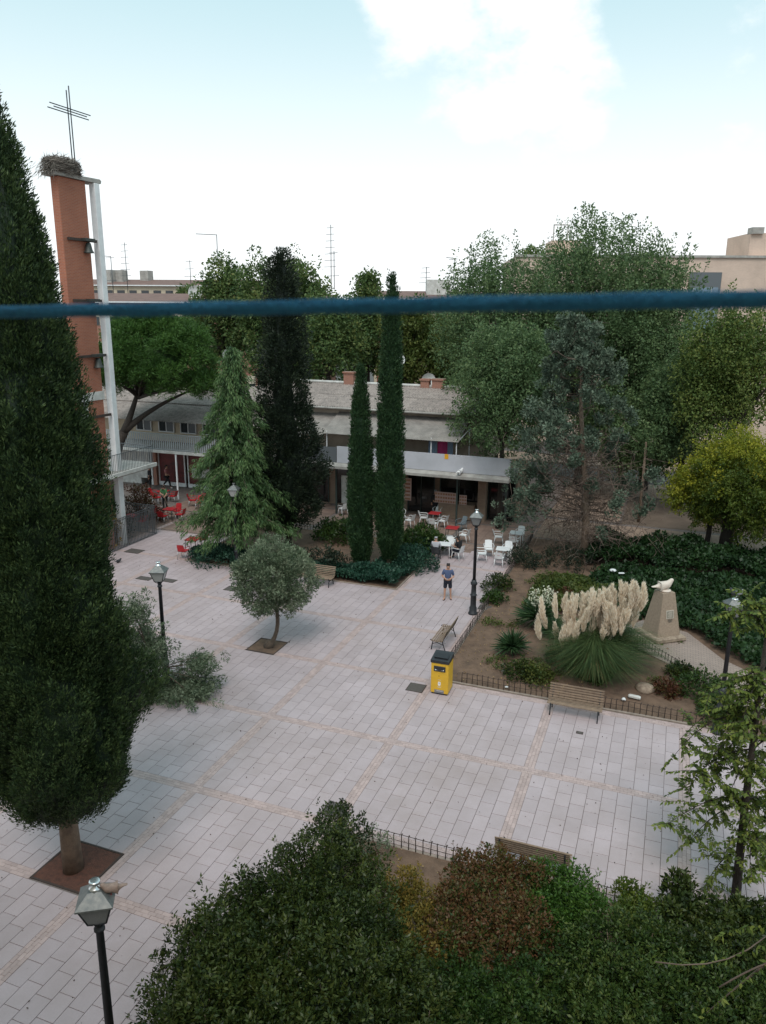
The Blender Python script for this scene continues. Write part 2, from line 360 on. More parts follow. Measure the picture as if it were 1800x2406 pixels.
M['sticker'] = mat('orange_sticker', (.75, .36, .02), rough=.5)
M['shutter'] = mat('cream_shutter', (.6, .53, .42), rough=.8)
M['shutter_red'] = mat('red_shutter', (.3, .1, .08), rough=.8)
M['dish'] = mat('white_dish', (.68, .68, .66), rough=.5)
M['rope'] = mat('blue_rope', (.03, .25, .46), rough=.8, col2=(.016, .16, .33), vscale=260, bump=.8, bscale=500)
M['pigeon_tan'] = mat('fawn_feather', (.30, .21, .17), rough=.8, var=.3, vscale=20)
M['pigeon_grey'] = mat('grey_feather', (.16, .16, .175), rough=.8, col2=(.3, .3, .31), vscale=20)
M['pigeon_dark'] = mat('dark_feather', (.03, .03, .035), rough=.8)
M['pigeon_white'] = mat('white_feather', (.72, .72, .72), rough=.8)
M['car_white'] = mat('silver_car_paint', (.55, .56, .58), rough=.25, coat=.6)
M['car_dark'] = mat('dark_car_paint', (.05, .055, .07), rough=.25, coat=.6)
M['tail'] = mat('tail_light_red', (.4, .01, .015), rough=.2)
M['tyre'] = mat('tyre_rubber', (.02, .02, .02), rough=.9)
M['laundry_pink'] = mat('pink_laundry', (.55, .06, .2), rough=.9)
M['laundry_blue'] = mat('blue_laundry', (.25, .33, .45), rough=.9)
M['trash'] = mat('white_litter', (.7, .7, .7), rough=.6)

# foliage
L_ = {}
L_['cypress'] = leaf_mat('cypress_scale', [(.010, .024, .012), (.026, .052, .022), (.05, .085, .034), (.085, .13, .05)], trans=.12)
L_['thin'] = leaf_mat('slim_cypress_scale', [(.014, .038, .018), (.024, .06, .026), (.045, .09, .038)], trans=.12)
L_['dark'] = leaf_mat('dark_conifer', [(.010, .018, .013), (.016, .028, .018), (.03, .045, .026)], trans=.1)
L_['cedar'] = leaf_mat('cedar_needle', [(.02, .05, .022), (.055, .115, .045), (.14, .22, .095)], trans=.15)
L_['pine'] = leaf_mat('pine_needle', [(.02, .055, .014), (.045, .11, .024), (.085, .17, .035)], trans=.15)
L_['plane'] = leaf_mat('plane_leaf', [(.035, .075, .03), (.07, .125, .045), (.125, .18, .065), (.18, .2, .07)], trans=.3)
L_['plane2'] = leaf_mat('plane_leaf_yellowing', [(.05, .09, .025), (.10, .14, .04), (.19, .19, .06)], trans=.3)
L_['elm'] = leaf_mat('elm_leaf', [(.045, .09, .042), (.095, .16, .075), (.17, .235, .115)], trans=.3)
L_['elm_y'] = leaf_mat('yellowing_leaf', [(.05, .10, .03), (.11, .16, .045), (.19, .215, .06)], trans=.3)
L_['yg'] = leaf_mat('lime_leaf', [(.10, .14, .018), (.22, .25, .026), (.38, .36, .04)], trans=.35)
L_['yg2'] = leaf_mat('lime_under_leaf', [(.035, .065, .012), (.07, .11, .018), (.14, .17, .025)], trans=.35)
L_['blue'] = leaf_mat('blue_cypress_scale', [(.05, .08, .062), (.09, .13, .105), (.16, .21, .175)], trans=.12)
L_['olive'] = leaf_mat('olive_leaf', [(.045, .075, .046), (.085, .125, .08), (.165, .21, .155), (.25, .29, .23)], trans=.2)
L_['laurel'] = leaf_mat('laurel_leaf', [(.009, .018, .006), (.02, .037, .010), (.045, .068, .017), (.085, .105, .03)], trans=.2, rough=.4)
L_['green'] = leaf_mat('privet_leaf', [(.012, .030, .008), (.03, .065, .015), (.068, .115, .028)], trans=.25, rough=.45)
L_['privet'] = leaf_mat('bright_privet_leaf', [(.018, .05, .010), (.045, .105, .018), (.09, .165, .034)], trans=.25, rough=.45)
L_['mixed'] = leaf_mat('mixed_shrub_leaf', [(.012, .026, .008), (.03, .06, .015), (.06, .10, .025), (.11, .14, .04)], trans=.25, rough=.45)
L_['photinia'] = leaf_mat('red_shrub_leaf', [(.025, .055, .013), (.05, .07, .018), (.10, .055, .026), (.125, .055, .03), (.11, .08, .035), (.06, .09, .022)], trans=.2, rough=.45)
L_['gold'] = leaf_mat('golden_shrub_leaf', [(.07, .08, .018), (.17, .13, .03), (.28, .19, .05)], trans=.3)
L_['ivy'] = leaf_mat('ivy_leaf', [(.009, .026, .009), (.016, .042, .014), (.03, .068, .02)], trans=.15, rough=.5)
L_['ivy2'] = leaf_mat('pale_ivy_leaf', [(.03, .055, .013), (.065, .09, .02), (.11, .12, .035)], trans=.2)
L_['juniper'] = leaf_mat('juniper_scale', [(.010, .036, .024), (.017, .055, .034), (.03, .08, .045)], trans=.1)
L_['yucca'] = leaf_mat('yucca_blade', [(.018, .045, .022), (.035, .075, .035), (.06, .10, .045)], trans=.1, rough=.4)
L_['grass'] = leaf_mat('pampas_blade', [(.028, .058, .024), (.05, .09, .034), (.11, .15, .065)], trans=.2)
L_['plume'] = leaf_mat('pampas_plume', [(.72, .58, .43), (.85, .74, .60), (.92, .85, .73)], trans=.3, rough=.9)
L_['flower'] = leaf_mat('cream_flower', [(.6, .58, .42), (.72, .72, .58)], trans=.3)
L_['near'] = leaf_mat('hackberry_leaf', [(.04, .075, .018), (.11, .16, .035), (.23, .26, .06)], trans=.35)
L_['redplant'] = leaf_mat('reddish_leaf', [(.05, .02, .015), (.10, .035, .02), (.05, .06, .02)], trans=.2)
L_['litter'] = leaf_mat('fallen_leaf', [(.2, .12, .06), (.28, .19, .1), (.35, .27, .16)], trans=.1)

# ---------------------------------------------------------------- foliage helpers (numpy)
def unit(a):
    return a/np.maximum(np.linalg.norm(a, axis=-1, keepdims=True), 1e-9)
def quad_mesh(name, V, tint, material, per=4):
    """V: (n,4,3) quads"""
    n = len(V); me = bpy.data.meshes.new(name)
    me.vertices.add(n*4); me.vertices.foreach_set('co', V.reshape(-1).astype(np.float32))
    me.loops.add(n*4); me.loops.foreach_set('vertex_index', np.arange(n*4, dtype=np.int32))
    me.polygons.add(n); me.polygons.foreach_set('loop_start', np.arange(0, n*4, 4, dtype=np.int32)); me.polygons.foreach_set('loop_total', np.full(n, 4, dtype=np.int32))
    at = me.attributes.new('tint', 'FLOAT', 'FACE'); at.data.foreach_set('value', np.clip(tint, 0, 1).astype(np.float32))
    me.materials.append(material); me.update(calc_edges=True); return me
def leaf_quads(P, D, ln, wd, nrm=None):
    """kite-shaped leaves at P along D"""
    n = len(P); D = unit(D)
    r = rng.normal(size=(n, 3)) if nrm is None else nrm
    side = unit(np.cross(D, r)); ln = np.asarray(ln).reshape(-1, 1)*np.ones((n, 1)); wd = np.asarray(wd).reshape(-1, 1)*np.ones((n, 1))
    return np.stack([P, P+D*ln*.45+side*wd*.5, P+D*ln, P+D*ln*.45-side*wd*.5], axis=1)
def clumps(c, axis, length, width, n, leaf, aspect=.45, along=.6, out=.8, rnd=.6, droop=0.0, tint_c=None, tint_sd=.16, shell=.35):
    """leaves spread through spindle-shaped clumps; returns quads, tints"""
    c = np.asarray(c, float); K = len(c); axis = unit(np.asarray(axis, float)*np.ones((K, 3)))
    length = np.asarray(length)*np.ones(K); width = np.asarray(width)*np.ones(K)
    idx = np.repeat(np.arange(K), n); m = len(idx)
    s = rng.random(m); a = axis[idx]
    q = rng.normal(size=(m, 3)); lat = unit(q-a*np.sum(q*a, 1, keepdims=True))
    rr = shell+(1-shell)*np.sqrt(rng.random(m)); sh = np.sin(PI*(.1+.85*s))
    P = c[idx]+a*(length[idx]*(s-.35))[:, None]+lat*(width[idx]*rr*sh)[:, None]
    D = a*along+lat*out+rng.normal(size=(m, 3))*rnd; D[:, 2] -= droop
    sz = leaf*(.65+.7*rng.random(m))
    tc_ = (rng.random(K) if tint_c is None else tint_c)
    t = .5+(tc_[idx]-.5)*.75+rng.normal(size=m)*tint_sd
    return leaf_quads(P, D, sz, sz*aspect), t
def cat_q(parts):
    return np.concatenate([p[0] for p in parts]), np.concatenate([p[1] for p in parts])
def crown(name, parts, material, parent):
    V, t = cat_q(parts) if isinstance(parts, list) else parts
    o = link(name, quad_mesh(name, V, t, material), None, parent); o['kind'] = 'stuff'; return o
def tubes(paths, n=6):
    mb = MB()
    for pts, r in paths: mb.tube(pts, r, n=n)
    return mb
def bez(a, b, c, n=6):
    a, b, c = map(np.asarray, (a, b, c)); return [a*(1-t)**2+b*2*t*(1-t)+c*t*t for t in np.linspace(0, 1, n)]
def limb(a, c, r0, r1, sag=.15, n=6, up=True):
    a = np.asarray(a, float); c = np.asarray(c, float); L = np.linalg.norm(c-a)
    mid = (a+c)/2+rng.normal(size=3)*L*.06; mid[2] += (sag if up else -sag)*L
    return bez(a, mid, c, n), list(np.linspace(r0, r1, n))

def columnar(base, prof, ntuft, nleaf, leaf, matl, name, label, trunk_r, trunk_h, bark, tuft=(.35, .14), upw=1.3, lumps=.12, cat='tree', zbase=None, lean=(0, 0), aspect=.3, group=None, inner=.25, rnd=.3, core=0.0, bough=0.0, nbough=0, bwid=.33):
    """cypress-like tree; prof = [(z, radius), ...]"""
    t = empty(name, base, 0, label, cat, group)
    z, r = np.array(prof).T; ztop = z[-1]
    def rad(zz): return np.interp(zz, z, r)
    w = np.interp(np.linspace(z[0], ztop, 200), z, r)+.12; cdf = np.cumsum(w); cdf = cdf/cdf[-1]
    zz = np.interp(rng.random(ntuft), cdf, np.linspace(z[0], ztop, 200)); an = rng.random(ntuft)*2*PI
    bw = [(random.random()*2*PI, random.uniform(z[0], ztop), random.uniform(-.75, 1.0)*bough) for _ in range(nbough)]
    def lumpf(a_, z_):
        o_ = 1+lumps*(np.sin(3*a_+z_*1.1)+.8*np.sin(5*a_-z_*1.9+1)+.7*np.sin(2*a_+z_*3.1))
        for (ba, bz, am) in bw:
            da = (a_-ba+PI) % (2*PI)-PI; dz_ = z_-bz; sk = np.where(dz_ > 0, .28, 1.25)
            o_ = o_+am*np.exp(-(da/bwid)**2-(dz_/sk)**2)
        return o_
    lump = lumpf(an, zz)
    k = np.where(rng.random(ntuft) < inner, .45+.4*rng.random(ntuft), .86+.16*rng.random(ntuft))
    R = rad(zz)*lump*k
    ct = np.stack([R*np.cos(an)+lean[0]*zz, R*np.sin(an)+lean[1]*zz, zz], 1)
    ax = np.stack([np.cos(an), np.sin(an), np.full(ntuft, upw)], 1)+rng.normal(size=(ntuft, 3))*.25
    sc = (.6+.8*rng.random(ntuft))
    q = clumps(ct, ax, tuft[0]*sc, tuft[1]*sc, nleaf, leaf, aspect=aspect, along=1.1, out=.5, rnd=rnd)
    crown('crown', q, matl, t)
    if core > 0:
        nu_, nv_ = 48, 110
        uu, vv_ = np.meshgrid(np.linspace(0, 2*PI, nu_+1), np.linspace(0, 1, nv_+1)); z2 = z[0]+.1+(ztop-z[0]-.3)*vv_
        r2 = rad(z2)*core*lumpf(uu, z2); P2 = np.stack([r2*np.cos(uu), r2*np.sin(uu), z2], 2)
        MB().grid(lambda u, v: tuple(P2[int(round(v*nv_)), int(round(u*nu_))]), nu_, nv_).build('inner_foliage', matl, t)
    pts = [(lean[0]*a, lean[1]*a, a) for a in np.linspace(-.05, ztop*.93, 9)]
    rr = [trunk_r*1.25]+list(np.linspace(trunk_r, .03, 8))
    mb = MB().tube(pts, rr, n=12)
    mb.build('trunk', bark, t)
    return t

def broadleaf(base, centre, rx, ry, rz, ncl, nleaf, leaf, matl, name, label, trunk_r, bark, csize=(.8, .55), axis_up=.3, lobes=14, group=None, droop=.1, aspect=.55, cat='tree', limbs=7, top_shoots=0, upper=None, fill=1.0, tint_sd=.16, trunk_top=None):
    """rounded crown built of leafy clumps arranged in lobes round limbs. centre is relative to base"""
    t = empty(name, base, 0, label, cat, group)
    C0 = np.asarray(centre, float); R = np.array([rx, ry, rz])
    u = unit(rng.normal(size=(lobes, 3))); u[:, 2] = np.where(u[:, 2] < -.75, -u[:, 2], u[:, 2])
    lc = C0+u*R*(.45+.2*rng.random((lobes, 1)))*fill
    lr = (.34+.22*rng.random(lobes))
    li = rng.integers(0, lobes, ncl)
    d = unit(rng.normal(size=(ncl, 3))); rad = np.where(rng.random(ncl) < .72, .82+.22*rng.random(ncl), .3+.5*rng.random(ncl))
    ct = lc[li]+d*R*(lr[li]*rad)[:, None]
    ax = d+np.array([0, 0, axis_up])+rng.normal(size=(ncl, 3))*.3
    sc = .6+.8*rng.random(ncl)
    tcl = np.clip(rng.random(ncl)*.6+.4*rng.random(lobes)[li], 0, 1)
    parts = [clumps(ct, ax, csize[0]*sc, csize[1]*sc, nleaf, leaf, aspect=aspect, along=.4, out=.7, rnd=.8, droop=droop, tint_c=tcl, tint_sd=tint_sd)]
    if top_shoots:
        u2 = unit(rng.normal(size=(top_shoots, 3))); u2[:, 2] = np.abs(u2[:, 2])+.25; u2 = unit(u2)
        c2 = C0+u2*R*(.85+.15*rng.random((top_shoots, 1)))
        parts.append(clumps(c2, u2*np.array([.5, .5, 0])+np.array([0, 0, 1.]), csize[0]*2.2, csize[1]*.35, nleaf, leaf, aspect=aspect, along=.9, out=.5, rnd=.5))
    crown('crown', parts, matl, t)
    tt = np.array(trunk_top if trunk_top is not None else C0*np.array([.5, .5, 0])+np.array([0, 0, C0[2]-rz*.55]))
    paths = [([(0, 0, -.05), tuple(tt*.5+np.array([.03, .02, 0])), tuple(tt)], [trunk_r*1.3, trunk_r, trunk_r*.8])]
    for i in range(limbs):
        paths.append(limb(tt, lc[i % lobes], trunk_r*.6, trunk_r*.12))
    tubes(paths, 8).build('trunk', bark, t)
    return t

def shrub(base, rx, ry, h, ncl, nleaf, leaf, matl, name, label, csize=(.35, .2), sprig=.5, group=None, cat='shrub', aspect=.45, stems=8, droop=0.0, rz=0.0, twig='twig', flat=.0, tint_sd=.16):
    t = empty(name, base, rz, label, cat, group)
    d = unit(rng.normal(size=(ncl, 3))); d[:, 2] = np.abs(d[:, 2])
    an = np.arctan2(d[:, 1], d[:, 0])
    lump = 1+.12*np.sin(3*an+d[:, 2]*4)+.1*np.sin(7*an+2)+.09*rng.normal(size=ncl)
    k = np.where(rng.random(ncl) < .75, .88+.14*rng.random(ncl), .4+.5*rng.random(ncl))*lump
    ct = d*np.array([rx, ry, h*(1-flat)])*k[:, None]; ct[:, 2] = np.maximum(ct[:, 2], .05)
    ax = d*(1-sprig)+np.array([0, 0, sprig])+rng.normal(size=(ncl, 3))*.25
    sc = .6+.8*rng.random(ncl)
    q = clumps(ct, ax, csize[0]*sc, csize[1]*sc, nleaf, leaf, aspect=aspect, along=.8, out=.9, rnd=.5, droop=droop, tint_sd=tint_sd)
    crown('foliage', q, matl, t)
    paths = []
    for i in range(stems):
        j = rng.integers(0, ncl); paths.append(limb((rng.normal()*.08, rng.normal()*.08, -.03), ct[j]*.9, .03*h**.5, .008, n=5))
    tubes(paths, 5).build('stem', M[twig], t)
    return t

def grass_blades(n, spread, h, matw, reach, base_r=.3, seg=4, width=.016, up=1.0):
    """arching blades; quads"""
    an = rng.random(n)*2*PI; r0 = base_r*np.sqrt(rng.random(n)); L = h*(.7+.6*rng.random(n)); rc = reach*(.25+.95*rng.random(n))
    p0 = np.stack([r0*np.cos(an*1.7), r0*np.sin(an*1.7), np.zeros(n)], 1); dr = np.stack([np.cos(an), np.sin(an), np.zeros(n)], 1)
    side = np.stack([-np.sin(an), np.cos(an), np.zeros(n)], 1)
    qs = []; tt = []
    tn = rng.random(n)
    def pt(s): return p0+dr*(rc*s**1.5)[:, None] + np.array([0, 0, 1.])*(L*(s*1.55-s*s*(.75+.35*np.minimum(rc/np.maximum(L, .1), 1.3))))[:, None]
    for i in range(seg):
        a, b = i/seg, (i+1)/seg; wa, wb = width*(1-a**2*.9), width*(1-b**2*.9)
        A, B = pt(np.full(n, a)), pt(np.full(n, b))
        qs.append(np.stack([A-side*wa, A+side*wa, B+side*wb, B-side*wb], 1)); tt.append(tn)
    return np.concatenate(qs), np.concatenate(tt)

# ---------------------------------------------------------------- ground and paving
def struct(o): o['kind'] = 'structure'; return o
g = MB(); g.add([(-600, -300, 0), (600, -300, 0), (600, 900, 0), (-600, 900, 0)], [(0, 1, 2, 3)])
struct(g.build('ground', M['asphalt'], loc=(0, 0, -.06)))
bp_ = MB(); bp_.add([(-34, -20.6, 0), (24, -20.6, 0), (24, 42, 0), (-34, 42, 0)], [(0, 1, 2, 3)])
plaza = struct(bp_.build('plaza_paving', M['joint'], loc=(0, 0, -.022)))

BEDS = []          # rectangles without slabs (x0,y0,x1,y1)
BED_R = (4.42, 4.5, 24, 24.0); BED_L = (-12.1, 12.7, -.06, 20.6); BED_F = (4.45, -20.6, 24, -4.5)
PIT_N = (-1.62, -8.7, -.08, -7.22)
PIT_O = (-3.36, 4.2, -2.1, 5.42)
def inbed(x0, y0, x1, y1):
    for b in (BED_R, BED_L, BED_F, PIT_N, PIT_O):
        if x1 > b[0]+.02 and x0 < b[2]-.02 and y1 > b[1]+.02 and y0 < b[3]-.02: return True
    return False
def clipbeds(x0, y0, x1, y1):
    """trim a slab against the beds; returns None when nothing useful is left"""
    for b in (BED_R, BED_L, BED_F, PIT_N, PIT_O):
        if x1 > b[0]+.005 and x0 < b[2]-.005 and y1 > b[1]+.005 and y0 < b[3]-.005:
            c = [(x0, y0, min(x1, b[0]), y1), (max(x0, b[2]), y0, x1, y1), (x0, y0, x1, min(y1, b[1])), (x0, max(y0, b[3]), x1, y1)]
            c = [r for r in c if r[2]-r[0] > .06 and r[3]-r[1] > .06]
            if not c: return None
            x0, y0, x1, y1 = max(c, key=lambda r: (r[2]-r[0])*(r[3]-r[1]))
    return x0, y0, x1, y1
GAP = .006
slabs = []; bricks = []; brown = []
PX0, PX1, PY0, PY1 = -20.0, 22.5, -20.4, 27.0
for i in range(-5, 6):
    for j in range(-5, 7):
        bx, by = 4.3*i+.15, 4.3*j+.15
        for c in range(10):
            x0 = bx+.4*c; y = by; first = True
            seq = [.6]*6+[.4] if c % 2 else [.4]+[.6]*6
            for l in seq:
                y0, y1 = y, y+l; y = y1
                if not (PX0 < x0 and x0+.4 < PX1 and PY0 < y0 and y1 < PY1): continue
                if y0 > 20.4 and x0 < -20: continue
                r = clipbeds(x0, y0, x0+.4, y1)
                if r is None: continue
                (brown if (y0 > 19.6 or (x0 < -12.5 and y0 > 17.3) or x0 < -17.2) else slabs).append(r)  # brown: terrace slabs with the tree shade put into their colour
        # pink bands across the bay, three courses of small pavers
        for k in range(3):
            x0 = 4.3*i-.15+.1*k
            cuts = [0]+[.1*(k % 2)+.2*a for a in range(1 if k % 2 == 0 else 0, 20)]+[4.0]
            for l0, l1 in zip(cuts[:-1], cuts[1:]):
                r = (x0, 4.3*j+.15+l0, x0+.1, 4.3*j+.15+l1)
                if l1-l0 > .05 and PX0 < r[0] and r[2] < PX1 and PY0 < r[1] and r[3] < 19.6:
                    r = clipbeds(*r)
                    if r: bricks.append(r)
for j in range(-5, 5):
    for k in range(3):
        for a in range(int((PX1-PX0)/.2)):
            x0 = PX0+.2*a+.1*(k % 2)
            r = (x0, 4.3*j-.15+.1*k, x0+.2, 4.3*j-.05+.1*k)
            if PY0 < r[1] and r[2] < PX1 and not (r[0] < -12.5 and r[1] > 17.1) and r[0] > -17.2:
                r = clipbeds(*r)
                if r: bricks.append(r)
def gap_of(r): return GAP if (r[2]-r[0])*(r[3]-r[1]) > .03 else .0028
def rect_box(mb, r, h, dz):
    gp = gap_of(r); mb.box(((r[0]+r[2])/2, (r[1]+r[3])/2, dz-h/2), (r[2]-r[0]-2*gp, r[3]-r[1]-2*gp, h), bev=0)
def shows(r):
    c = ((r[0]+r[2])/2, (r[1]+r[3])/2, 0); 
    d = np.array(c)-CAM
    if d@_fw < 1: return 0
    x, y = proj(c)
    if not (-40 < x < 1840 and 0 < y < 2450): return 0
    if c[0] > 4.3 and c[1] < -4.4: return 0
    return 1/(d@d)
def lay(rects, name, material, npart, h=.04):
    sc = sorted(range(len(rects)), key=lambda k: -shows(rects[k]))
    near = set(k for k in sc[:npart] if shows(rects[k]) > 0)
    cache = {}
    mb = MB(); tints = []
    for k, r in enumerate(rects):
        dz = rng.normal()*.0012
        if k in near:
            key = (round(r[2]-r[0], 2), round(r[3]-r[1], 2))
            if key not in cache:
                w, l = key
                cache[key] = MB().box((0, 0, -h/2), (r[2]-r[0]-2*gap_of(r), r[3]-r[1]-2*gap_of(r), h), bev=.004 if gap_of(r) == GAP else .002).mesh(name, material)
            o = link(name, cache[key], None, plaza, ((r[0]+r[2])/2, (r[1]+r[3])/2, .022+dz))
        else:
            rect_box(mb, r, h, dz+.022); tints += [random.random()]*6
    me = mb.mesh(name+'_field', material, fix=False)
    at = me.attributes.new('tint', 'FLOAT', 'FACE'); at.data.foreach_set('value', tints)
    o = link(name+'_field', me, None, plaza); o['kind'] = 'stuff'
lay(slabs, 'paving_slab', M['slab'], 300)
lay(bricks, 'paving_brick', M['pink'], 300)
lay(brown, 'terrace_tile', M['slab_shade_brown'], 0)  # same slabs, shade of the trees painted in as brown

def bed(name, r, material, z=.012, kerb=True):
    nx, ny = max(2, int((r[2]-r[0])/.35)), max(2, int((r[3]-r[1])/.35))
    def fn(u, v):
        x, y = r[0]+(r[2]-r[0])*u, r[1]+(r[3]-r[1])*v
        e = min(1, 6*min(u, 1-u, v, 1-v))
        return (x, y, z+e*(.05*math.sin(x*2.1+y)*math.sin(y*1.7)+.03*math.sin(x*5+y*4)+.05))
    mb = MB().grid(fn, nx, ny)
    o = struct(mb.build(name, material))
    if kerb:
        w = .09
        for (a, b, c, d) in ((r[0], r[1], r[2], r[1]+w), (r[0], r[3]-w, r[2], r[3]), (r[0], r[1]+w, r[0]+w, r[3]-w), (r[2]-w, r[1]+w, r[2], r[3]-w)):
            MB().box(((a+c)/2, (b+d)/2, -.0), (c-a-.004, d-b-.004, .075), bev=.012).build('kerb', M['kerb'], o)
    return o
bed('planting_bed_right', BED_R, M['soil']); bed('planting_bed_left', BED_L, M['soil']); bed('planting_bed_front', BED_F, M['soil'])
def pit(name, r, material):
    o = struct(MB().grid(lambda u, v: (r[0]+(r[2]-r[0])*u, r[1]+(r[3]-r[1])*v, -.006+.009*math.sin(9*u+4*v)*math.sin(7*v)), 14, 14).build(name, material))
    w = .05
    for (a, b, c, d) in ((r[0], r[1], r[2], r[1]+w), (r[0], r[3]-w, r[2], r[3]), (r[0], r[1]+w, r[0]+w, r[3]-w), (r[2]-w, r[1]+w, r[2], r[3]-w)):
        MB().box(((a+c)/2, (b+d)/2, -.02), (c-a-.003, d-b-.003, .044)).build('kerb', M['iron_rust'], o)
    return o
pit('tree_pit_near', PIT_N, M['soil_red']); pit('tree_pit_olive', PIT_O, M['soil'])
# brick path by the monument, walks and dry bed on the far right
pp = [(11.0, 9.9), (13.15, 8.05), (14.2, 6.7), (16.5, 4.5), (20, 4.5), (16.8, 7.7), (14.3, 9.9), (13.0, 12.2), (11.2, 12.9), (10.4, 11.6)]
mb = MB(); mb.prism(pp, .0, .13, axis='z'); struct(mb.build('path', M['brickpath']))
def tiles(name, x0, y0, x1, y1, s, material, z=.0):
    mb = MB(); tt = []
    nx, ny = int((x1-x0)/s), int((y1-y0)/s)
    for a in range(nx):
        for b in range(ny):
            mb.box((x0+(a+.5)*s, y0+(b+.5)*s, z-.02), (s-.02, s-.02, .04)); tt += [random.random()]*6
    base = MB().box(((x0+x1)/2, (y0+y1)/2, z-.03), (x1-x0+.1, y1-y0+.1, .03))
    o = struct(base.build(name, M['joint'])); me = mb.mesh(name+'_tile', material, fix=False)
    at = me.attributes.new('tint', 'FLOAT', 'FACE'); at.data.foreach_set('value', tt)
    c = link('walk_tile_field', me, None, o); c['kind'] = 'stuff'
tiles('walk_near', 4.5, 24.1, 26, 29.0, .45, M['walk_tile'], .05)
tiles('walk_side', 4.5, 29.3, 9.0, 42, .45, M['walk_tile'], .05)
tiles('walk_far', 9.2, 37.2, 26, 41.8, .45, M['walk_tile'], .05)
o = struct(MB().grid(lambda u, v: (9.15+16.8*u, 29.1+7.9*v, .03+.03*math.sin(8*u)*math.sin(5*v)), 30, 16).build('dirt_bed', M['soil_grey']))
struct(MB().box((9, 58, -.045), (60, 11, .03)).build('road', M['asphalt'])); struct(MB().box((9, 50, -.0), (60, 4, .12)).build('pavement', M['walk_tile']))

# ---------------------------------------------------------------- buildings
def corr_sheet(L, slope_len, pitch=.18, amp=.03, rise=0.0, seg=6):
    """corrugated sheet: x along the ridge, y up the slope"""
    n = int(L/pitch)*seg; mb = MB()
    for z0 in (0, -.012):
        mb.grid(lambda u, v: (u*L, v*slope_len, z0+amp*math.sin(2*PI*u*L/pitch)), n, 1)
    return mb
def corr_roof(parent, x0, x1, y0, z0, y1, z1, rows, sheetw, material, pitch=.18, amp=.028):
    dy, dz = y1-y0, z1-z0; ln = math.hypot(dy, dz); tilt = math.atan2(dz, dy)
    n = int(round((x1-x0)/sheetw)); w = (x1-x0)/n; k = max(1, round(w/pitch)); p = w/k
    me = corr_sheet(w, ln/rows+.06, pitch=p, amp=amp).mesh('roof_sheet', material, fix=False)
    for r in range(rows):
        for i in range(n):
            o = link('roof_sheet', me, None, parent, (x0+i*w, y0+dy*(r/rows), z0+dz*(r/rows)+.006*r+random.uniform(-.004, .004)))
            o.rotation_euler = (tilt-.006, 0, 0)
# --- long two-storey shop building
VB, VF = 24.2, 27.0              # gallery edge, shop front
sb = empty('shop_building', (-14, 29, 0), 0, 'long two storey building with corrugated roofs, gallery and dark shops behind the cypresses', 'building')
sb_o = np.array([-14, 29, 0])
def bpart(name, mb, m, parent=None):
    o = mb.build(name, m); o.parent = parent or sb
    o.matrix_parent_inverse = Matrix.Translation((14, -29, 0)); return o
def bparent_fix(o): return o
class Root(object): pass
# right block wall, back of the gallery
XR0, XR1 = -13.6, 2.9
bpart('upper_wall', MB().box(((-13.2+.4)/2, 29.5, 5.15), (13.6, 5.0, 3.1)), M['beige'])
bpart('gallery_floor', MB().box(((XR0+XR1)/2, 25.6, 3.42), (XR1-XR0, 2.75, .2)), M['concrete'])
bpart('canopy_fascia', MB().prism([(VB-.35, 3.20), (VB-.35, 3.36), (VB+.05, 3.52), (VB+.3, 3.52), (VB+.3, 3.2)], -9.2, XR1, axis='x'), M['concrete'])
bpart('balcony_wall', MB().box(((-8.3+XR1)/2, VB+.06, 4.06), (XR1+8.3, .1, 1.05)), M['panel_grey'])
bpart('balcony_panel', MB().box((-10.2, VB+.08, 4.02), (3.7, .05, .98)), M['galv'])
# ground floor back wall and shop fronts
bpart('lower_wall', MB().box((-5.3, 29.2, 1.6), (16.3, 4.2, 3.2)), M['brick_tan'])
for (xa, xb, za, zb, m_) in ((-12.9, -10.2, .1, 2.7, 'glass_dark'), (-9.6, -8.0, .1, 2.7, 'glass_dark'), (-7.5, -6.3, .1, 2.7, 'glass_dark'), (-4.4, -2.6, .05, 2.75, 'glass_dark'), (-2.2, .4, 1.05, 2.75, 'glass_dark'), (1.0, 2.7, .05, 2.75, 'glass_dark')):
    f = bpart('shop_window', MB().box(((xa+xb)/2, 27.08, (za+zb)/2), (xb-xa, .06, zb-za)), M[m_])
    fr = MB()
    for (x, w) in ((xa, .06), (xb, .06), ((xa+xb)/2, .05)): fr.box((x, 27.03, (za+zb)/2), (w, .08, zb-za+.06))
    fr.box(((xa+xb)/2, 27.02, zb+.03), (xb-xa+.12, .085, .07))
    o = bpart('frame', fr, M['dark_green_metal']); 
    o.parent = f; o.matrix_parent_inverse = Matrix()
# deep bar interior opening to the right
bpart('bar_counter', MB().box((-.9, 26.6, .5), (2.4, .5, 1.0), bev=.02), M['brick_tan'])
# menu boards
def board(x0, x1, z0, z1, v, nx, nz, name='menu_board'):
    o = bpart(name, MB().box(((x0+x1)/2, v, (z0+z1)/2), (x1-x0, .03, z1-z0)), M['poster'])
    mb = MB(); cw, ch = (x1-x0)/nx, (z1-z0)/nz
    for a in range(nx):
        for b in range(nz): mb.box((x0+(a+.5)*cw, v-.022, z0+(b+.45)*ch), (cw*.72, .008, ch*.5))
    p = bpart('menu_pictures', mb, M['poster_pic']); p['kind'] = 'stuff'; p.parent = o; p.matrix_parent_inverse = Matrix()
a_, b_ = PV(933, 1173, 26.5), PV(967, 1124, 26.5); board(a_[0], b_[0], a_[2], b_[2], 26.5, 2, 6)
a_, b_ = PV(1022, 1178, 26.3), PV(1076, 1161, 26.3); board(a_[0], b_[0], a_[2]-.05, b_[2]+.05, 26.3, 9, 3)
a_, b_ = PV(1079, 1183, 26.3), PV(1097, 1166, 26.3); board(a_[0], b_[0], a_[2]-.05, b_[2]+.05, 26.3, 3, 3)
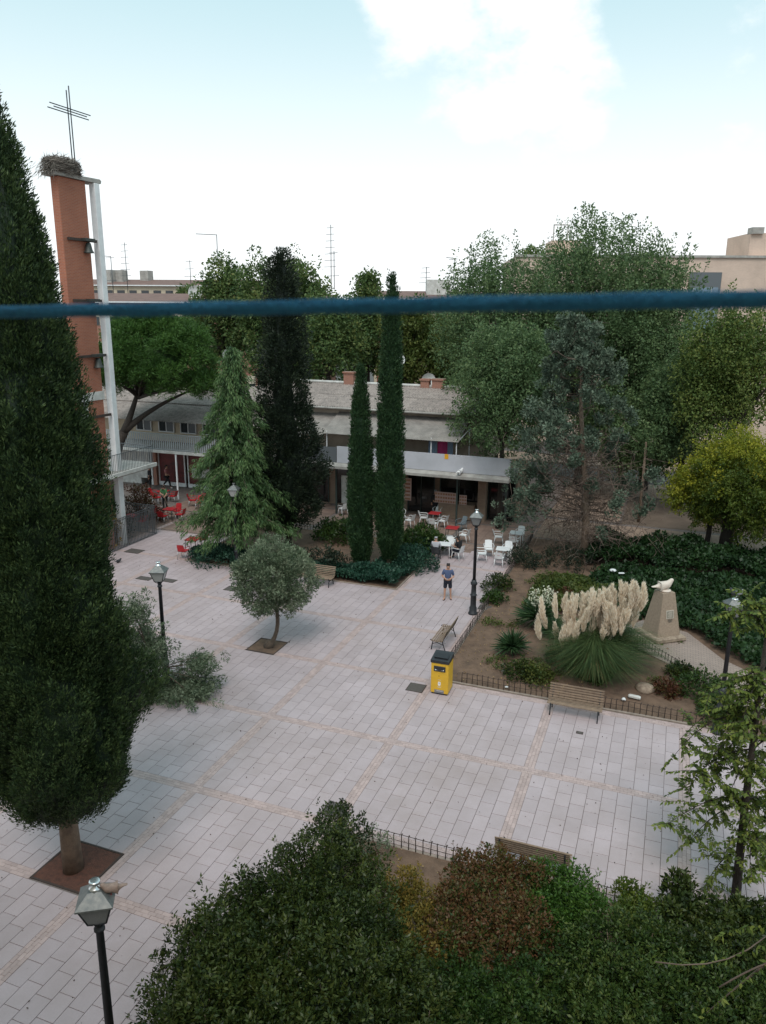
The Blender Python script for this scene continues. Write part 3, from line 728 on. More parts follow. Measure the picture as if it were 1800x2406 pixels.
a_, b_ = PV(803, 1182, 26.3), PV(817, 1118, 26.3); bpart('advert_panel', MB().box(((a_[0]+b_[0])/2, 26.3, (a_[2]+b_[2])/2), (b_[0]-a_[0], .06, b_[2]-a_[2])), M['offwhite'])
bpart('brick_pier', MB().box((.75, 26.5, 1.6), (.5, .5, 3.2)), M['brick_tan'])
for x in (-11.6, -8.6, -4.6, -.45, 2.6):
    bpart('post', MB().box((x, VB+.55, 1.6), (.1, .1, 3.2)), M['dark_green_metal'])
# gallery posts and the sloping sheet awning
for x in (-11.0, -9.9, -9.1, -4.4, -2.1, -.5):
    bpart('gallery_post', MB().box((x, VB+.25, 4.95), (.05, .05, 1.1)), M['white'])
mbx = MB(); 
for (x, z) in ((.05, 5.95),):
    mbx.tube([(-.42, VB+.25, 5.35), (.05, 25.4, 6.05), (1.1, 25.2, 5.85)], .035, n=6); mbx.tube([(.05, 25.4, 6.05), (.05, 25.4, 3.6)], .04, n=6); mbx.tube([(.05, 25.4, 4.4), (.8, 25.4, 3.9)], .03, n=6)
bpart('awning_frame', mbx, M['rail_grey'])
aw = empty('awning', (0, 0, 0)); aw.parent = sb; aw.matrix_parent_inverse = Matrix.Translation((14, -29, 0)); 
def rebase(o, par): o.parent = par
def roof_on(x0, x1, y0, z0, y1, z1, rows, w, m_, pitch=.18, amp=.028):
    k = set(COL.objects[:])
    corr_roof(None, x0, x1, y0, z0, y1, z1, rows, w, m_, pitch, amp)
    for o in set(COL.objects[:])-k:
        o.parent = sb; o.matrix_parent_inverse = Matrix.Translation((14, -29, 0))
bpy.data.objects.remove(aw)
roof_on(-9.35, -.35, VB+.05, 5.36, 26.95, 6.42, 1, 1.0, M['awning'], .1, .014)
roof_on(-13.4, -9.4, VB+.25, 5.22, 26.95, 6.3, 1, 1.0, M['awning'], .1, .014)
# upper roof
roof_on(-17.2, .9, 26.3, 6.82, 31.4, 7.86, 2, 1.08, M['roof_sheet'], .18, .032)
bpart('ridge_cap', MB().tube([(-17.3, 31.4, 7.92), (1.0, 31.4, 7.92)], .1, n=8), M['offwhite'])
bpart('roof_back', MB().add([(-17.2, 31.4, 7.84), (.9, 31.4, 7.84), (.9, 35.6, 6.9), (-17.2, 35.6, 6.9)], [(0, 1, 2, 3)]), M['roof_sheet'])
bpart('gutter', MB().tube([(-17.2, 26.25, 6.74), (.9, 26.25, 6.74)], .07, n=6), M['concrete'])
bpart('end_wall', MB().prism([(26.6, 3.5), (26.6, 6.7), (31.4, 7.75), (35.5, 6.85), (35.5, 3.5)], .42, .55, axis='x'), M['beige'])
bpart('middle_wall', MB().box((-15.3, 30.5, 4.9), (4.0, 6.6, 3.6)), M['beige'])
for (px, py, w, h) in ((822, 898, .75, .8), (1000, 917, .6, .5), (1030, 918, .8, .55)):
    p = PV(px, py, 31.4)
    c = bpart('chimney', MB().box((p[0], 31.4, 7.8+h/2), (w, .5, h)).box((p[0], 31.4, 7.8+h+.05), (w+.15, .65, .1)), M['brick'])
# laundry in the gallery
for (px, m_, w) in ((1040, 'laundry_pink', .62), (1017, 'laundry_blue', .55), (1058, 'laundry_blue', .35)):
    p = PV(px, 1045, 25.6)
    lo = MB().grid(lambda u, v: (p[0]-w/2+w*u, 25.6+.05*math.sin(u*9), 4.25+.95*v), 10, 3).build('laundry', M[m_]); lo.parent = None
    tag(lo, {1040: 'pink garment drying in the gallery above the bar', 1017: 'pale blue garment hanging left of the pink garment in the gallery', 1058: 'narrow blue garment hanging right of the pink garment in the gallery'}[px], 'laundry', 'laundry in the gallery')
p = PV(1049, 1073, VB); bpart('sticker', MB().box((p[0], VB+.005, p[2]), (.24, .012, .3)), M['sticker'])
# --- left wing, lower, with railing
XL0, XL1 = -33.0, -13.7
bpart('left_wall', MB().box(((XL0+XL1)/2, 29.3, 4.7), (XL1-XL0, 4.4, 2.5)), M['cream'])
bpart('left_gallery_floor', MB().box(((XL0+XL1)/2, 25.6, 3.29), (XL1-XL0, 2.9, .22), bev=.02), M['offwhite'])
roof_on(XL0, XL1, VB+.0, 5.42, 27.2, 6.25, 1, 1.07, M['roof_sheet'], .18, .03)
roof_on(XL0, XL1+.1, 27.2, 6.3, 31.5, 7.3, 1, 1.07, M['roof_sheet'], .18, .03)
def rail(parent, p0, p1, h, step, br, m_, base=.05, bar_mesh=None, rails=(1.0, .05), name='baluster', square=False, fixm=None):
    p0, p1 = np.array(p0, float), np.array(p1, float); L = np.linalg.norm(p1-p0); n = int(L/step)
    me = (MB().box((0, 0, h/2), (br*2, br*2, h)) if not square else MB().box((0, 0, h/2), (square, .02, h))).mesh(name, m_)
    ang = math.atan2(p1[1]-p0[1], p1[0]-p0[0])
    for i in range(n+1):
        q = p0+(p1-p0)*i/n; o = link(name, me, None, parent, q, ang)
        if fixm is not None: o.matrix_parent_inverse = fixm
    for t in rails:
        o = MB().tube([p0+np.array([0, 0, h*t]), p1+np.array([0, 0, h*t])], max(br*1.5, .02), n=6).build('rail_bar', m_, parent)
        if fixm is not None: o.matrix_parent_inverse = fixm
FX = Matrix.Translation((14, -29, 0))
rail(sb, (-27.5, VB, 3.42), (-13.7, VB, 3.42), 1.12, .165, .02, M['rail_grey'], square=.085, fixm=FX, name='slat')
for (xa, xb) in ((-25.9, -24.6), (-23.9, -22.6), (-22.0, -20.7), (-20.1, -18.8), (-18.0, -16.8)):
    f = bpart('window', MB().box(((xa+xb)/2, 27.06, 4.75), (xb-xa, .08, 1.05)), M['glass'])
    fr = MB()
    for x in (xa, (xa+xb)/2, xb): fr.box((x, 27.0, 4.75), (.07, .1, 1.15))
    for z in (4.2, 5.3): fr.box(((xa+xb)/2, 27.0, z), (xb-xa+.05, .095, .07))
    o = bpart('frame', fr, M['white']); o.parent = f; o.matrix_parent_inverse = Matrix()
    o = bpart('shutter', MB().box((xa+(xb-xa)*.75, 26.99, 4.75), ((xb-xa)*.42, .04, .98)), M['galv']); o.parent = f; o.matrix_parent_inverse = Matrix()
bpart('left_lower_wall', MB().box((-29.5, 29.2, 1.6), (7, 4, 3.2)), M['offwhite'])
bpart('left_shop_back', MB().box((-20, 30.4, 1.6), (12.5, 3.6, 3.2)), M['shop_red'])
for (xa, xb) in ((-24.5, -22.2), (-21.9, -20.0), (-18.2, -15.5)):
    f = bpart('shop_window', MB().box(((xa+xb)/2, 27.55, 1.62), (xb-xa, .05, 2.8)), M['shop_red'])
    fr = MB()
    for x in (xa, xb): fr.box((x, 27.5, 1.62), (.08, .1, 2.9))
    fr.box(((xa+xb)/2, 27.5, .15), (xb-xa+.1, .12, .28))
    o = bpart('frame', fr, M['white']); o.parent = f; o.matrix_parent_inverse = Matrix()
bpart('poster', MB().box((-20.8, 27.45, 1.15), (1.5, .04, .75)), M['offwhite'])
bpart('brick_pier', MB().box((-19.3, 27.3, 1.6), (.45, .5, 3.2)), M['brick']); bpart('brick_pier', MB().box((-24.7, 27.4, 1.6), (.3, .4, 3.2)), M['brick'])
bpart('corner_post', MB().box((-25.0, 27.3, 1.6), (.14, .14, 3.2)), M['white'])
for (px, py) in ((424, 1172), (560, 1180)):
    p = G(px, py); bpart('post', MB().box((p[0], 24.0, 1.6), (.09, .09, 3.2)), M['white'])
bpart('wall_mural', MB().box((-25.9, 27.17, 1.7), (1.6, .03, 2.4)), M['offwhite'])

# --- bell tower
tw = empty('bell_tower', (-17.2, 12.3, 0), 0, 'slender red brick bell tower with white column, bells and steel cross', 'tower')
def tpart(name, mb, m_, parent=None):
    o = mb.build(name, m_); o.parent = parent or tw
    o.matrix_parent_inverse = Matrix.Translation((17.2, -12.3, 0)) if parent is None else Matrix(); return o
tpart('shaft', MB().box((-17.215, 12.27, 9.55), (.43, 1.87, 19.1)), M['tower'])
tpart('cap', MB().prism([(11.05, 19.12), (11.05, 19.26), (14.15, 19.33), (14.25, 19.25), (14.2, 19.12)], -17.7, -16.85, axis='x'), M['concrete'])
tpart('column', MB().box((-17.0, 13.86, 9.55), (.36, .38, 19.1), bev=.02), M['white'])
tpart('band', MB().box((-17.2, 12.27, 8.52), (.52, 1.95, .44)), M['offwhite'])
tpart('quoin', MB().box((-17.2, 11.7, 6.9), (.50, .55, 2.7)), M['offwhite'])
for i, (za, has) in enumerate(((16.3, 1), (13.37, 1), (10.6, 1), (7.45, 0))):
    bm_ = tpart('bell_beam', MB().box((-16.93, 12.6, za), (.12, 2.0, .13)), M['iron_rust'])
    if has:
        b = tpart('bell', MB().lathe([(.02, -.02), (.12, -.06), (.15, -.2), (.18, -.38), (.25, -.5), (.26, -.53), (.0, -.5)], (-16.8, 12.85, za-.08), n=14).box((-16.8, 12.85, za+.02), (.3, .7, .14)), M['bell'])
for (y, za, zb) in ((12.86, 19.2, 23.35), (12.68, 19.9, 23.12)):
    tpart('cross_bar', MB().tube([(-17.2, y, za), (-17.2, y, zb)], .028, n=6), M['cross'])
for (ya, yb, z) in ((11.5, 14.25, 22.33), (11.75, 13.98, 22.22), (11.35, 14.1, 22.10)):
    tpart('cross_arm', MB().tube([(-17.2, ya, z), (-17.2, yb, z)], .026, n=6), M['cross'])
tpart('cross_foot', MB().tube([(-17.2, 13.2, 19.3), (-17.2, 12.9, 20.0)], .06, n=6), M['cross'])
# stork nest
def nest():
    n = 2600; an = rng.random(n)*2*PI; r = np.sqrt(rng.random(n)); z = rng.random(n)
    P = np.stack([.68*r*np.cos(an), 1.12*r*np.sin(an), z*.78*(1-.35*r**4)+.02], 1)
    D = np.stack([-np.sin(an), np.cos(an), rng.normal(size=n)*.22], 1)+rng.normal(size=(n, 3))*.45
    V = leaf_quads(P-unit(D)*.2, D, .28+.4*rng.random(n), .03)
    # loose sticks hanging on the left edge
    m = 120; P2 = np.stack([rng.normal(size=m)*.3, -.9-.15*rng.random(m), rng.random(m)*.5], 1); D2 = np.stack([rng.normal(size=m)*.4, -.5*np.ones(m), -.9*np.ones(m)], 1)+rng.normal(size=(m, 3))*.3
    V2 = leaf_quads(P2, D2, .3+.4*rng.random(m), .022)
    o = link('stork_nest', quad_mesh('stork_nest', np.concatenate([V, V2]), rng.random(n+m), M['sticks']), None, None, (-17.25, 11.95, 19.24))
    tag(o, 'large stork nest of sticks on top of the bell tower', 'nest')
nest()
# --- church terrace, stair railing
ct = empty('church_terrace', (-19, 12, 0), 0, 'raised concrete terrace with grey railing behind the bell tower column', 'terrace')
TX = Matrix.Translation((19, -12, 0))
def cpart(name, mb, m_):
    o = mb.build(name, m_, ct); o.matrix_parent_inverse = TX; return o
cpart('slab', MB().box((-18.6, 9.4, 4.18), (4.4, 14.2, .26), bev=.02), M['concrete'])
cpart('edge', MB().box((-16.38, 9.4, 4.22), (.08, 14.25, .2)), M['offwhite'])
rail(ct, (-16.5, 2.8, 4.31), (-16.5, 16.4, 4.31), 1.0, .13, .009, M['galv'], fixm=TX, rails=(1.0,))
rail(ct, (-16.5, 16.4, 4.31), (-20.7, 16.4, 4.31), 1.0, .13, .009, M['galv'], fixm=TX, rails=(1.0,))
cpart('back_wall', MB().box((-21.1, 8.5, 2.1), (.3, 13, 4.2)), M['brick'])
gr = empty('ramp_railing', (-16.55, 13.5, 0), 0, 'dark grey bar railing at ground level below the church terrace', 'railing')
FXR = Matrix.Translation((16.55, -13.5, 0))
rail(gr, (-16.55, 9.0, .03), (-16.55, 16.3, .03), 1.72, .125, .013, M['galv'], fixm=FXR, rails=(1.0, .93, .02))
rail(gr, (-16.55, 16.3, .03), (-20.5, 16.3, .03), 1.72, .125, .013, M['galv'], fixm=FXR, rails=(1.0, .93, .02))

# --- apartment block the picture is taken from (unseen wall just behind the viewpoint, kept to block sky light)
hb = empty('unseen_home_block', (12, -24, 0), 0, 'unseen cream apartment block the view is taken from, kept to block sky light', 'building')
o = MB().box((8, -24.9, 7.6), (50, 8, 15.2)).build('wall', M['cream'], hb); o.matrix_parent_inverse = Matrix.Translation((-12, 24, 0))

# --- distant blocks
def block(name, label, corner_px, D, width, depth, ztop, wallm, rot, floors, bays, winm, roofm, px_ref=None, eave=.5, zfirst=1.4, winw=.62, tower=None, loc=None):
    b = AT(corner_px, D) if loc is None else np.array(loc)
    t = empty(name, b, rot, label, 'building')
    MB().box((width/2, depth/2, ztop/2), (width, depth, ztop)).build('wall', wallm, t)
    r = MB().prism([(-eave, ztop), (depth/2, ztop+.9), (depth+eave, ztop)], -eave, width+eave, axis='x').build('roof', roofm, t)
    MB().box((width/2, -eave-.04, ztop-.06), (width+2*eave, .12, .14)).build('gutter', M['white'], r)
    fh = (ztop-.3)/floors; bw = width/bays
    wm = MB().box((0, 0, 0), (bw*winw, .06, fh*.5)).mesh('window', winm); pm = MB().box((0, -.04, -fh*.12), (bw*winw*.88, .04, fh*.24)).mesh('pane', M['glass'])
    for f in range(max(0, floors-3), floors):
        for k in range(bays):
            w = link('window', wm, None, t, ((k+.5)*bw, -.02, f*fh+fh*.62))
            link('pane', pm, None, w, (0, 0, 0))
    return t, b
t1, _ = block('apartment_block', 'low brick apartment block with brown roof behind the umbrella pine', 175, 88, 26, 10, 13.6, M['brick'], YAW-.03, 4, 18, M['shutter'], M['roof_red'])
t2, _ = block('apartment_block', 'brick apartment block with cream shutters between the tree tops right of centre', 880, 84, 17, 10, 14.1, M['cream'], YAW+.02, 4, 11, M['shutter_red'], M['roof_red'])
t3, _ = block('apartment_block', 'distant cream apartment block seen above the brown roof on the left', 190, 120, 24, 10, 16.0, M['cream'], YAW-.06, 5, 14, M['glass'], M['roof_red'], eave=.3)
for (px, D, w) in ((262, 121, 1.6), (292, 121, 1.2), (350, 121, 1.4)):
    p = AT(px, D); o = MB().box((0, 0, .9), (w, 1.2, 1.8)).build('chimney', M['concrete'], t3); 
    o.parent = None; o.name = 'roof_stack'; o.location = (p[0], p[1], 16.3); tag(o, {262: 'grey chimney stack nearest the white column on the far cream block', 292: 'grey chimney stack in the middle of the far cream block', 350: 'grey chimney stack rightmost on the far cream block'}[px], 'chimney', 'stacks on the far roof')
# rooftop room on the middle block
p = AT(1028, 88); o = MB().box((0, 0, .9), (2.6, 2.5, 1.9)).build('roof_hut', M['offwhite'], None, (p[0], p[1], 14.3), YAW); tag(o, 'small white rooftop hut on the middle apartment block', 'roof hut')
# peach building at the right
pb = AT(1205, 80)
pbk = empty('peach_building', pb, YAW-.05, 'large flat roofed peach brick building rising behind the trees on the right', 'building')
zt = HG(pb, 1500, 600)
MB().box((16, 6, zt/2), (32, 12, zt)).build('wall', M['peach'], pbk)
MB().box((16, -.04, zt+.05), (32.3, .25, .22)).build('parapet', M['concrete'], pbk)
w_ = MB().box((18.3, -.12, zt-4.2), (3.0, .3, 5.6)).build('window_bay', M['galv'], pbk)
MB().box((18.3, -.32, zt-4.8), (2.5, .08, 4.0)).build('pane', glass_mat('bay_glass', (.14, .2, .26)), w_)
for x in (17.2, 18.9): MB().box((x, -.38, zt-4.8), (.1, .1, 4.0)).build('mullion', M['rail_grey'], w_)
for k in range(6): 
    w2 = MB().box((2.2+k*2.2 if k < 6 else 22, -.05, zt-4.6), (1.1, .16, 1.5)).build('window', M['shutter'], pbk)
rh = MB().box((27.3, 4, zt+1.15), (9.5, 6, 2.3)).build('roof_room', M['peach'], pbk)
for (x, w) in ((23.1, 1.1), (25.6, 1.8), (29.0, 2.4)): MB().box((x, 1.3, zt+2.5), (w, 1.2, .6)).build('vent_stack', M['concrete'], rh)
MB().box((5.5, 6, zt+.9), (3.0, 4, 1.8)).build('stair_head', M['peach'], pbk)
mbf = MB()
for x in (4.2, 5.6): mbf.box((x, 4.2, zt+2.5), (.1, .1, 1.6))
mbf.box((4.9, 4.2, zt+3.3), (1.5, .1, .1)); mbf.build('roof_frame', M['concrete'], pbk)
# aerials
def aerial(px, D, ytop, ybot, label, bars=4, arm=None):
    b = AT(px, D); z1, z0 = HG(b, px, ytop), HG(b, px, ybot)
    t = empty('tv_aerial', (b[0], b[1], z0), YAW, label, 'aerial', 'aerials on the far roofs')
    MB().tube([(0, 0, 0), (0, 0, z1-z0)], .045, n=5).build('mast', M['galv'], t)
    mb = MB()
    for k in range(bars):
        z = (z1-z0)*(.35+.6*k/max(1, bars-1)); l = .8-.4*k/bars
        mb.tube([(-l, 0, z), (l*.7, 0, z+.06)], .025, n=4)
    if arm: mb.tube([(0, 0, (z1-z0)*.99), (-arm, 0, (z1-z0)*1.01)], .035, n=4)
    mb.build('elements', M['galv'], t)['kind'] = 'stuff'
aerial(270, 100, 602, 690, 'short hooked aerial nearest the white column', 2, 1.2); aerial(304, 108, 570, 690, 'tall thin aerial second from the white column', 6)
aerial(452, 108, 612, 670, 'faint short aerial left of the hooked mast', 3); aerial(517, 88, 551, 650, 'bare mast aerial with a long side arm above the plane trees', 1, 2.2)
aerial(779, 92, 528, 680, 'tallest aerial mast of the skyline, with several cross bars', 7); aerial(786, 92, 590, 680, 'thin aerial mast standing just right of the tallest one', 2)
aerial(1000, 90, 627, 685, 'small aerial above the white rooftop hut', 4); aerial(1064, 90, 606, 680, 'mast aerial right of the white rooftop hut', 2, .9)
def dish(p, r, label, mast=1.2, yaw=YAW+.3):
    t = empty('satellite_dish', p, yaw, label, 'satellite dish', 'satellite dishes')
    MB().tube([(0, 0, 0), (0, 0, mast)], .04, n=6).build('mast', M['galv'], t)
    mb = MB(); n = 18
    pr = [(r*k/5, .18*r*(k/5)**2*2) for k in range(6)]
    v = []; f = []
    for (a, z) in pr:
        for k in range(n): v.append((a*math.cos(2*PI*k/n), -z-.1, a*math.sin(2*PI*k/n)))
    for i in range(5):
        for k in range(n): f.append((i*n+k, i*n+(k+1) % n, (i+1)*n+(k+1) % n, (i+1)*n+k))
    mb.add([(a, b, c+mast) for a, b, c in v], f, True); mb.tube([(0, -.1, mast-r), (0, -.1-r*1.1, mast-.1)], .02, n=4)
    mb.build('reflector', M['dish'], t)
p = PV(1003, 912, 33.); dish((p[0], 33., 7.4), .55, 'large white satellite dish on the right end of the corrugated roof', .75)
p = PV(936, 860, 33.); dish((p[0], 33., 7.4), .42, 'white satellite dish on a mast just right of the tall slim cypress', HG(p, 936, 845)-7.4)
p = AT(532, 66); dish((p[0], p[1], HG(p, 532, 880)), .5, 'white satellite dish above the top of the cedar', 1.6)
p = AT(460, 86); dish((p[0], p[1], 13.6), .7, 'white satellite dish on the brown roof left of the plane trees', 1.0)

# ---------------------------------------------------------------- trees
# big cypress in the near pit
columnar((-.88, -8.08, 0), [(1.5, .25), (1.8, .85), (2.4, 1.3), (3.2, 1.5), (4.5, 1.56), (6.9, 1.44), (9.2, 1.24), (11.9, .98), (13.7, .76), (15.4, .42), (16.3, .2), (16.8, .05)],
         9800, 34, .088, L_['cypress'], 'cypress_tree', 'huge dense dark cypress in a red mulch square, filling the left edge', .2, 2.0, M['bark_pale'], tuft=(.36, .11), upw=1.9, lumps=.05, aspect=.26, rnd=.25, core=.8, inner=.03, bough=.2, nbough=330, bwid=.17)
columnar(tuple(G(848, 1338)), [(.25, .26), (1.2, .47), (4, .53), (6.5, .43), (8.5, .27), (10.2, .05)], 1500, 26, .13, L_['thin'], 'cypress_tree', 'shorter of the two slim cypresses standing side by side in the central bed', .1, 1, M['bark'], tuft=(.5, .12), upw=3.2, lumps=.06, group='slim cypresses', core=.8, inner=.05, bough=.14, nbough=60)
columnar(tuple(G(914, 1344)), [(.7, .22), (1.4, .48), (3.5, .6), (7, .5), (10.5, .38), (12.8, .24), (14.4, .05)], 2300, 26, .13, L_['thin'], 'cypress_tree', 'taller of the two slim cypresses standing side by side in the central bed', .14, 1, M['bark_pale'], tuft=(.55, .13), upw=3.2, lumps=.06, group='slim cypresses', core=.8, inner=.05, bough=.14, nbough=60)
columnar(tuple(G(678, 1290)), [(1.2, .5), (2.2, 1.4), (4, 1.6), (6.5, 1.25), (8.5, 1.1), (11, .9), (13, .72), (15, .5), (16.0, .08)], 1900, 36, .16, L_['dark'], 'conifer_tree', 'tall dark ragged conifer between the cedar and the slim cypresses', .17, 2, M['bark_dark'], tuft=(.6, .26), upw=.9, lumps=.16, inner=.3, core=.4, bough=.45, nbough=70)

def cedar(base, H, label):
    t = empty('cedar_tree', base, 0, label, 'tree')
    parts = []; paths = [([(0, 0, -.05), (.03, 0, H*.5), (0, .02, H*.97)], [.2, .12, .02])]
    lat = lateral(base)
    z = 1.9
    while z < H-.1:
        f = (z/H); R = 3.0*(1-f)**.8+.12
        nb = int(9-4*f)
        a0 = random.random()*6.3
        for k in range(nb):
            a = a0+2*PI*k/nb+random.uniform(-.2, .2); L = R*random.uniform(.5, 1.22)
            tip = np.array([math.cos(a)*L, math.sin(a)*L, z-(.34 if z > 3 else .2)*L-.1]); mid = np.array([math.cos(a)*L*.55, math.sin(a)*L*.55, z+.06*L])
            pts = bez((0, 0, z), mid, tip, 7); paths.append((pts, list(np.linspace(.045*(1-f)+.012, .006, 7))))
            m = max(5, int(L*9)); s = np.linspace(.18, 1, m)
            c = np.array([(1-x)**2*np.array([0, 0, z])+2*x*(1-x)*mid+x*x*tip for x in s])+rng.normal(size=(m, 3))*np.array([.12, .12, .05])*(.5+L*.3)
            side = np.array([-math.sin(a), math.cos(a), 0])
            c += side*(rng.normal(size=m)*.22*L*.5)[:, None]*np.clip(s, .2, 1)[:, None]
            ax = np.array([math.cos(a)*.8, math.sin(a)*.8, -1.0])+rng.normal(size=(m, 3))*.3
            parts.append(clumps(c, ax, .6, .13, 40, .2, aspect=.17, along=1.0, out=.5, rnd=.22, droop=.35, tint_c=np.clip(s*.8+rng.normal(size=m)*.2, 0, 1)))
        z += .46*(1-f*.45)
    crown('crown', parts, L_['cedar'], t)
    tubes(paths, 6).build('trunk', M['bark'], t)
cedar(G(565, 1308), 11.4, 'bright green drooping cedar between the red terrace and the slim cypresses')

def pine(base, label):
    t = empty('pine_tree', base, 0, label, 'tree'); lat = lateral(base); dep = np.array([-lat[1], lat[0], 0])
    parts = []; cs = []
    for k in range(210):
        d = unit(rng.normal(size=(1, 3)))[0]; d[2] = abs(d[2]) if d[2] < -.6 else d[2]
        cs.append((lat*(3.45+d[0]*3.4)+dep*(d[1]*2.8)+np.array([0, 0, 9.1+d[2]*(2.9 if d[2] > 0 else 2.3)-.35*d[0]]))*1.0+rng.normal(size=3)*.2)
    for c in cs:
        r = random.uniform(.6, 1.0); n = 20; d = unit(rng.normal(size=(n, 3))); d[:, 2] = np.where(d[:, 2] < -.35, -d[:, 2], d[:, 2])
        ct = c+d*np.array([r, r, r*.75])*(.7+.35*rng.random((n, 1)))
        parts.append(clumps(ct, d+np.array([0, 0, .5]), .4, .26, 34, .25, aspect=.15, along=.8, out=.8, rnd=.5, tint_c=np.clip(.2+.4*rng.random(n)+.3*random.random(), 0, 1)))
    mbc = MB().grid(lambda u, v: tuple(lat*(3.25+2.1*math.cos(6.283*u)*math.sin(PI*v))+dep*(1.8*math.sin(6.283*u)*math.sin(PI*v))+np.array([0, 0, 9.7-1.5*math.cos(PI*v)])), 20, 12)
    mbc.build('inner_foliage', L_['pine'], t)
    crown('crown', parts, L_['pine'], t)
    j = lat*.9+np.array([0, 0, 5.0])
    paths = [(bez((0, 0, 0), lat*-.25+np.array([0, 0, 3.0]), j, 8), list(np.linspace(.4, .3, 8)))]
    paths.append((bez(j, lat*1.7+np.array([0, 0, 6.6]), lat*2.4+np.array([0, 0, 9.0]), 7), list(np.linspace(.26, .06, 7))))
    paths.append((bez(j, lat*2.6+np.array([0, 0, 6.6]), lat*5.6+np.array([0, 0, 7.7]), 8), list(np.linspace(.24, .05, 8))))
    for c in cs[::5]:
        a = lat*2.0+np.array([0, 0, 7.2]); paths.append(limb(a, c, .09, .02))
    tubes(paths, 8).build('trunk', M['bark_dark'], t)
pine(G(272, 1188), 'round headed umbrella pine with forked leaning trunk behind the white column')

def dead_cypress(base, label):
    t = empty('cypress_tree', base, 0, label, 'tree'); lat = lateral(base); dep = np.array([-lat[1], lat[0], 0])
    top = lat*-.95+np.array([0, 0, 12.7])
    def tr(s): return lat*(-.95*s+.12*math.sin(s*7))+np.array([0, 0, 12.7*s])
    paths = [([tr(s) for s in np.linspace(0, 1, 12)], list(np.linspace(.24, .03, 12)))]
    limbs_ = []; twigs = []; tipc = []; tipa = []
    for k in range(92):
        s = random.uniform(.1, .96); a = random.random()*2*PI
        prof = np.interp(s, [0, .15, .35, .6, .8, 1], [3.6, 3.4, 2.9, 2.3, 1.5, .35])
        L = prof*random.uniform(.55, 1.08)
        b = tr(s); d = np.array([math.cos(a), math.sin(a), 0])
        if d@lat < 0: L *= 1.1
        dead = s < .42 and random.random() < .7
        end = b+d*L+np.array([0, 0, L*(random.uniform(-.35, .25) if dead else random.uniform(.15, .6))])
        mid = b+d*L*.55+np.array([0, 0, L*(-.15 if not dead else random.uniform(.0, .4))])+rng.normal(size=3)*.18*L
        pts = bez(b, mid, end, 8); pts = [p+rng.normal(size=3)*.035*L*(i/8) for i, p in enumerate(pts)]
        limbs_.append((pts, list(np.linspace(.05*(1.1-s), .012, 8))))
        for q in range(9 if dead else 5):
            i = random.randint(2, 7); e = pts[i]+rng.normal(size=3)*.5*(1.25 if dead else .8)*np.array([1, 1, .8]); m2 = (pts[i]+e)/2+rng.normal(size=3)*.2
            twigs.append((bez(pts[i], m2, e, 5), list(np.linspace(.016, .007, 5))))
        ncl_ = 2 if not dead else (1 if random.random() < .3 else 0)
        for q in range(ncl_):
            cc = pts[random.choice((5, 6, 7, 7))]+rng.normal(size=3)*.22
            for w_ in range(9): tipc.append(cc+rng.normal(size=3)*np.array([.13, .13, .16])); tipa.append(d*.4+np.array([0, 0, 1.]))
    # the living bough low on the left
    for k in range(6):
        b = tr(.2+.06*k); end = b-lat*(4.2-.35*k)+dep*random.uniform(-.8, .2)+np.array([0, 0, -.5+.75*k*.6])
        pts = bez(b, (b+end)/2+np.array([0, 0, .6]), end, 8); limbs_.append((pts, list(np.linspace(.055, .012, 8))))
        for q in range(34): tipc.append(pts[random.choice((4, 5, 6, 7, 7))]+rng.normal(size=3)*np.array([.38, .38, .42])); tipa.append(np.array([0, 0, .9])-lat*.5)
    # fine tangle of dead twigs round the lower trunk
    for k in range(1700):
        s = random.uniform(.02, .5); p = tr(s)+rng.normal(size=3)*np.array([1.35, 1.35, .5]); p[2] = max(p[2], .15)
        e = p+rng.normal(size=3)*.5+np.array([0, 0, -.1]); twigs.append((bez(p, (p+e)/2+rng.normal(size=3)*.22, e, 5), [.014, .013, .011, .009, .006]))
    tubes(paths, 10).build('trunk', M['bark_pale'], t)
    tubes(limbs_, 5).build('limbs', M['bark_grey'], t)['kind'] = 'stuff'
    tubes(twigs, 3).build('twigs', M['bark_grey'], t)['kind'] = 'stuff'
    n = len(tipc)
    crown('crown', clumps(np.array(tipc), np.array(tipa)+rng.normal(size=(n, 3))*.35, .4, .15, 30, .15, aspect=.5, along=.8, out=.8, rnd=.4), L_['blue'], t)
dead_cypress(G(1372, 1312), 'half dead blue grey cypress with bare twisted twigs behind the right bed')

# olives
def olive(base, label):
    t = empty('olive_tree', base, 0, label, 'tree'); lat = lateral(base)
    top = lat*.3+np.array([0, 0, 1.75])
    paths = [(bez((0, 0, -.02), lat*.55+np.array([0, 0, .7]), top, 8), [.17, .1, .085, .08, .08, .078, .075, .075]), ([(0, 0, -.02), tuple(lat*.05+np.array([0, 0, .28]))], [.24, .1])]
    n = 620; d = unit(rng.normal(size=(n, 3))); c0 = lat*.25+np.array([0, 0, 2.95])
    an = np.arctan2(d[:, 1], d[:, 0]); lump = 1+.16*np.sin(3*an+1)+.1*np.sin(5*an+d[:, 2]*5)
    k = np.where(rng.random(n) < .7, .85+.2*rng.random(n), .3+.5*rng.random(n))*lump
    ct = c0+d*np.array([1.38, 1.38, 1.22])*k[:, None]
    up = np.clip((ct[:, 2]-2.9)*.8, -.3, 1)
    ax = d*.5+np.stack([0*up, 0*up, .35+up], 1)+rng.normal(size=(n, 3))*.35
    crown('crown', clumps(ct, ax, .45, .18, 62, .11, aspect=.3, along=.8, out=.7, rnd=.4), L_['olive'], t)
    for i in range(16):
        paths.append(limb(top-np.array([0, 0, random.random()*.25]), ct[random.randrange(n)]*.97, .04, .008))
    tubes(paths, 7).build('trunk', M['bark'], t)
olive(G(632, 1519), 'round grey green olive tree in a square pit on the plaza')
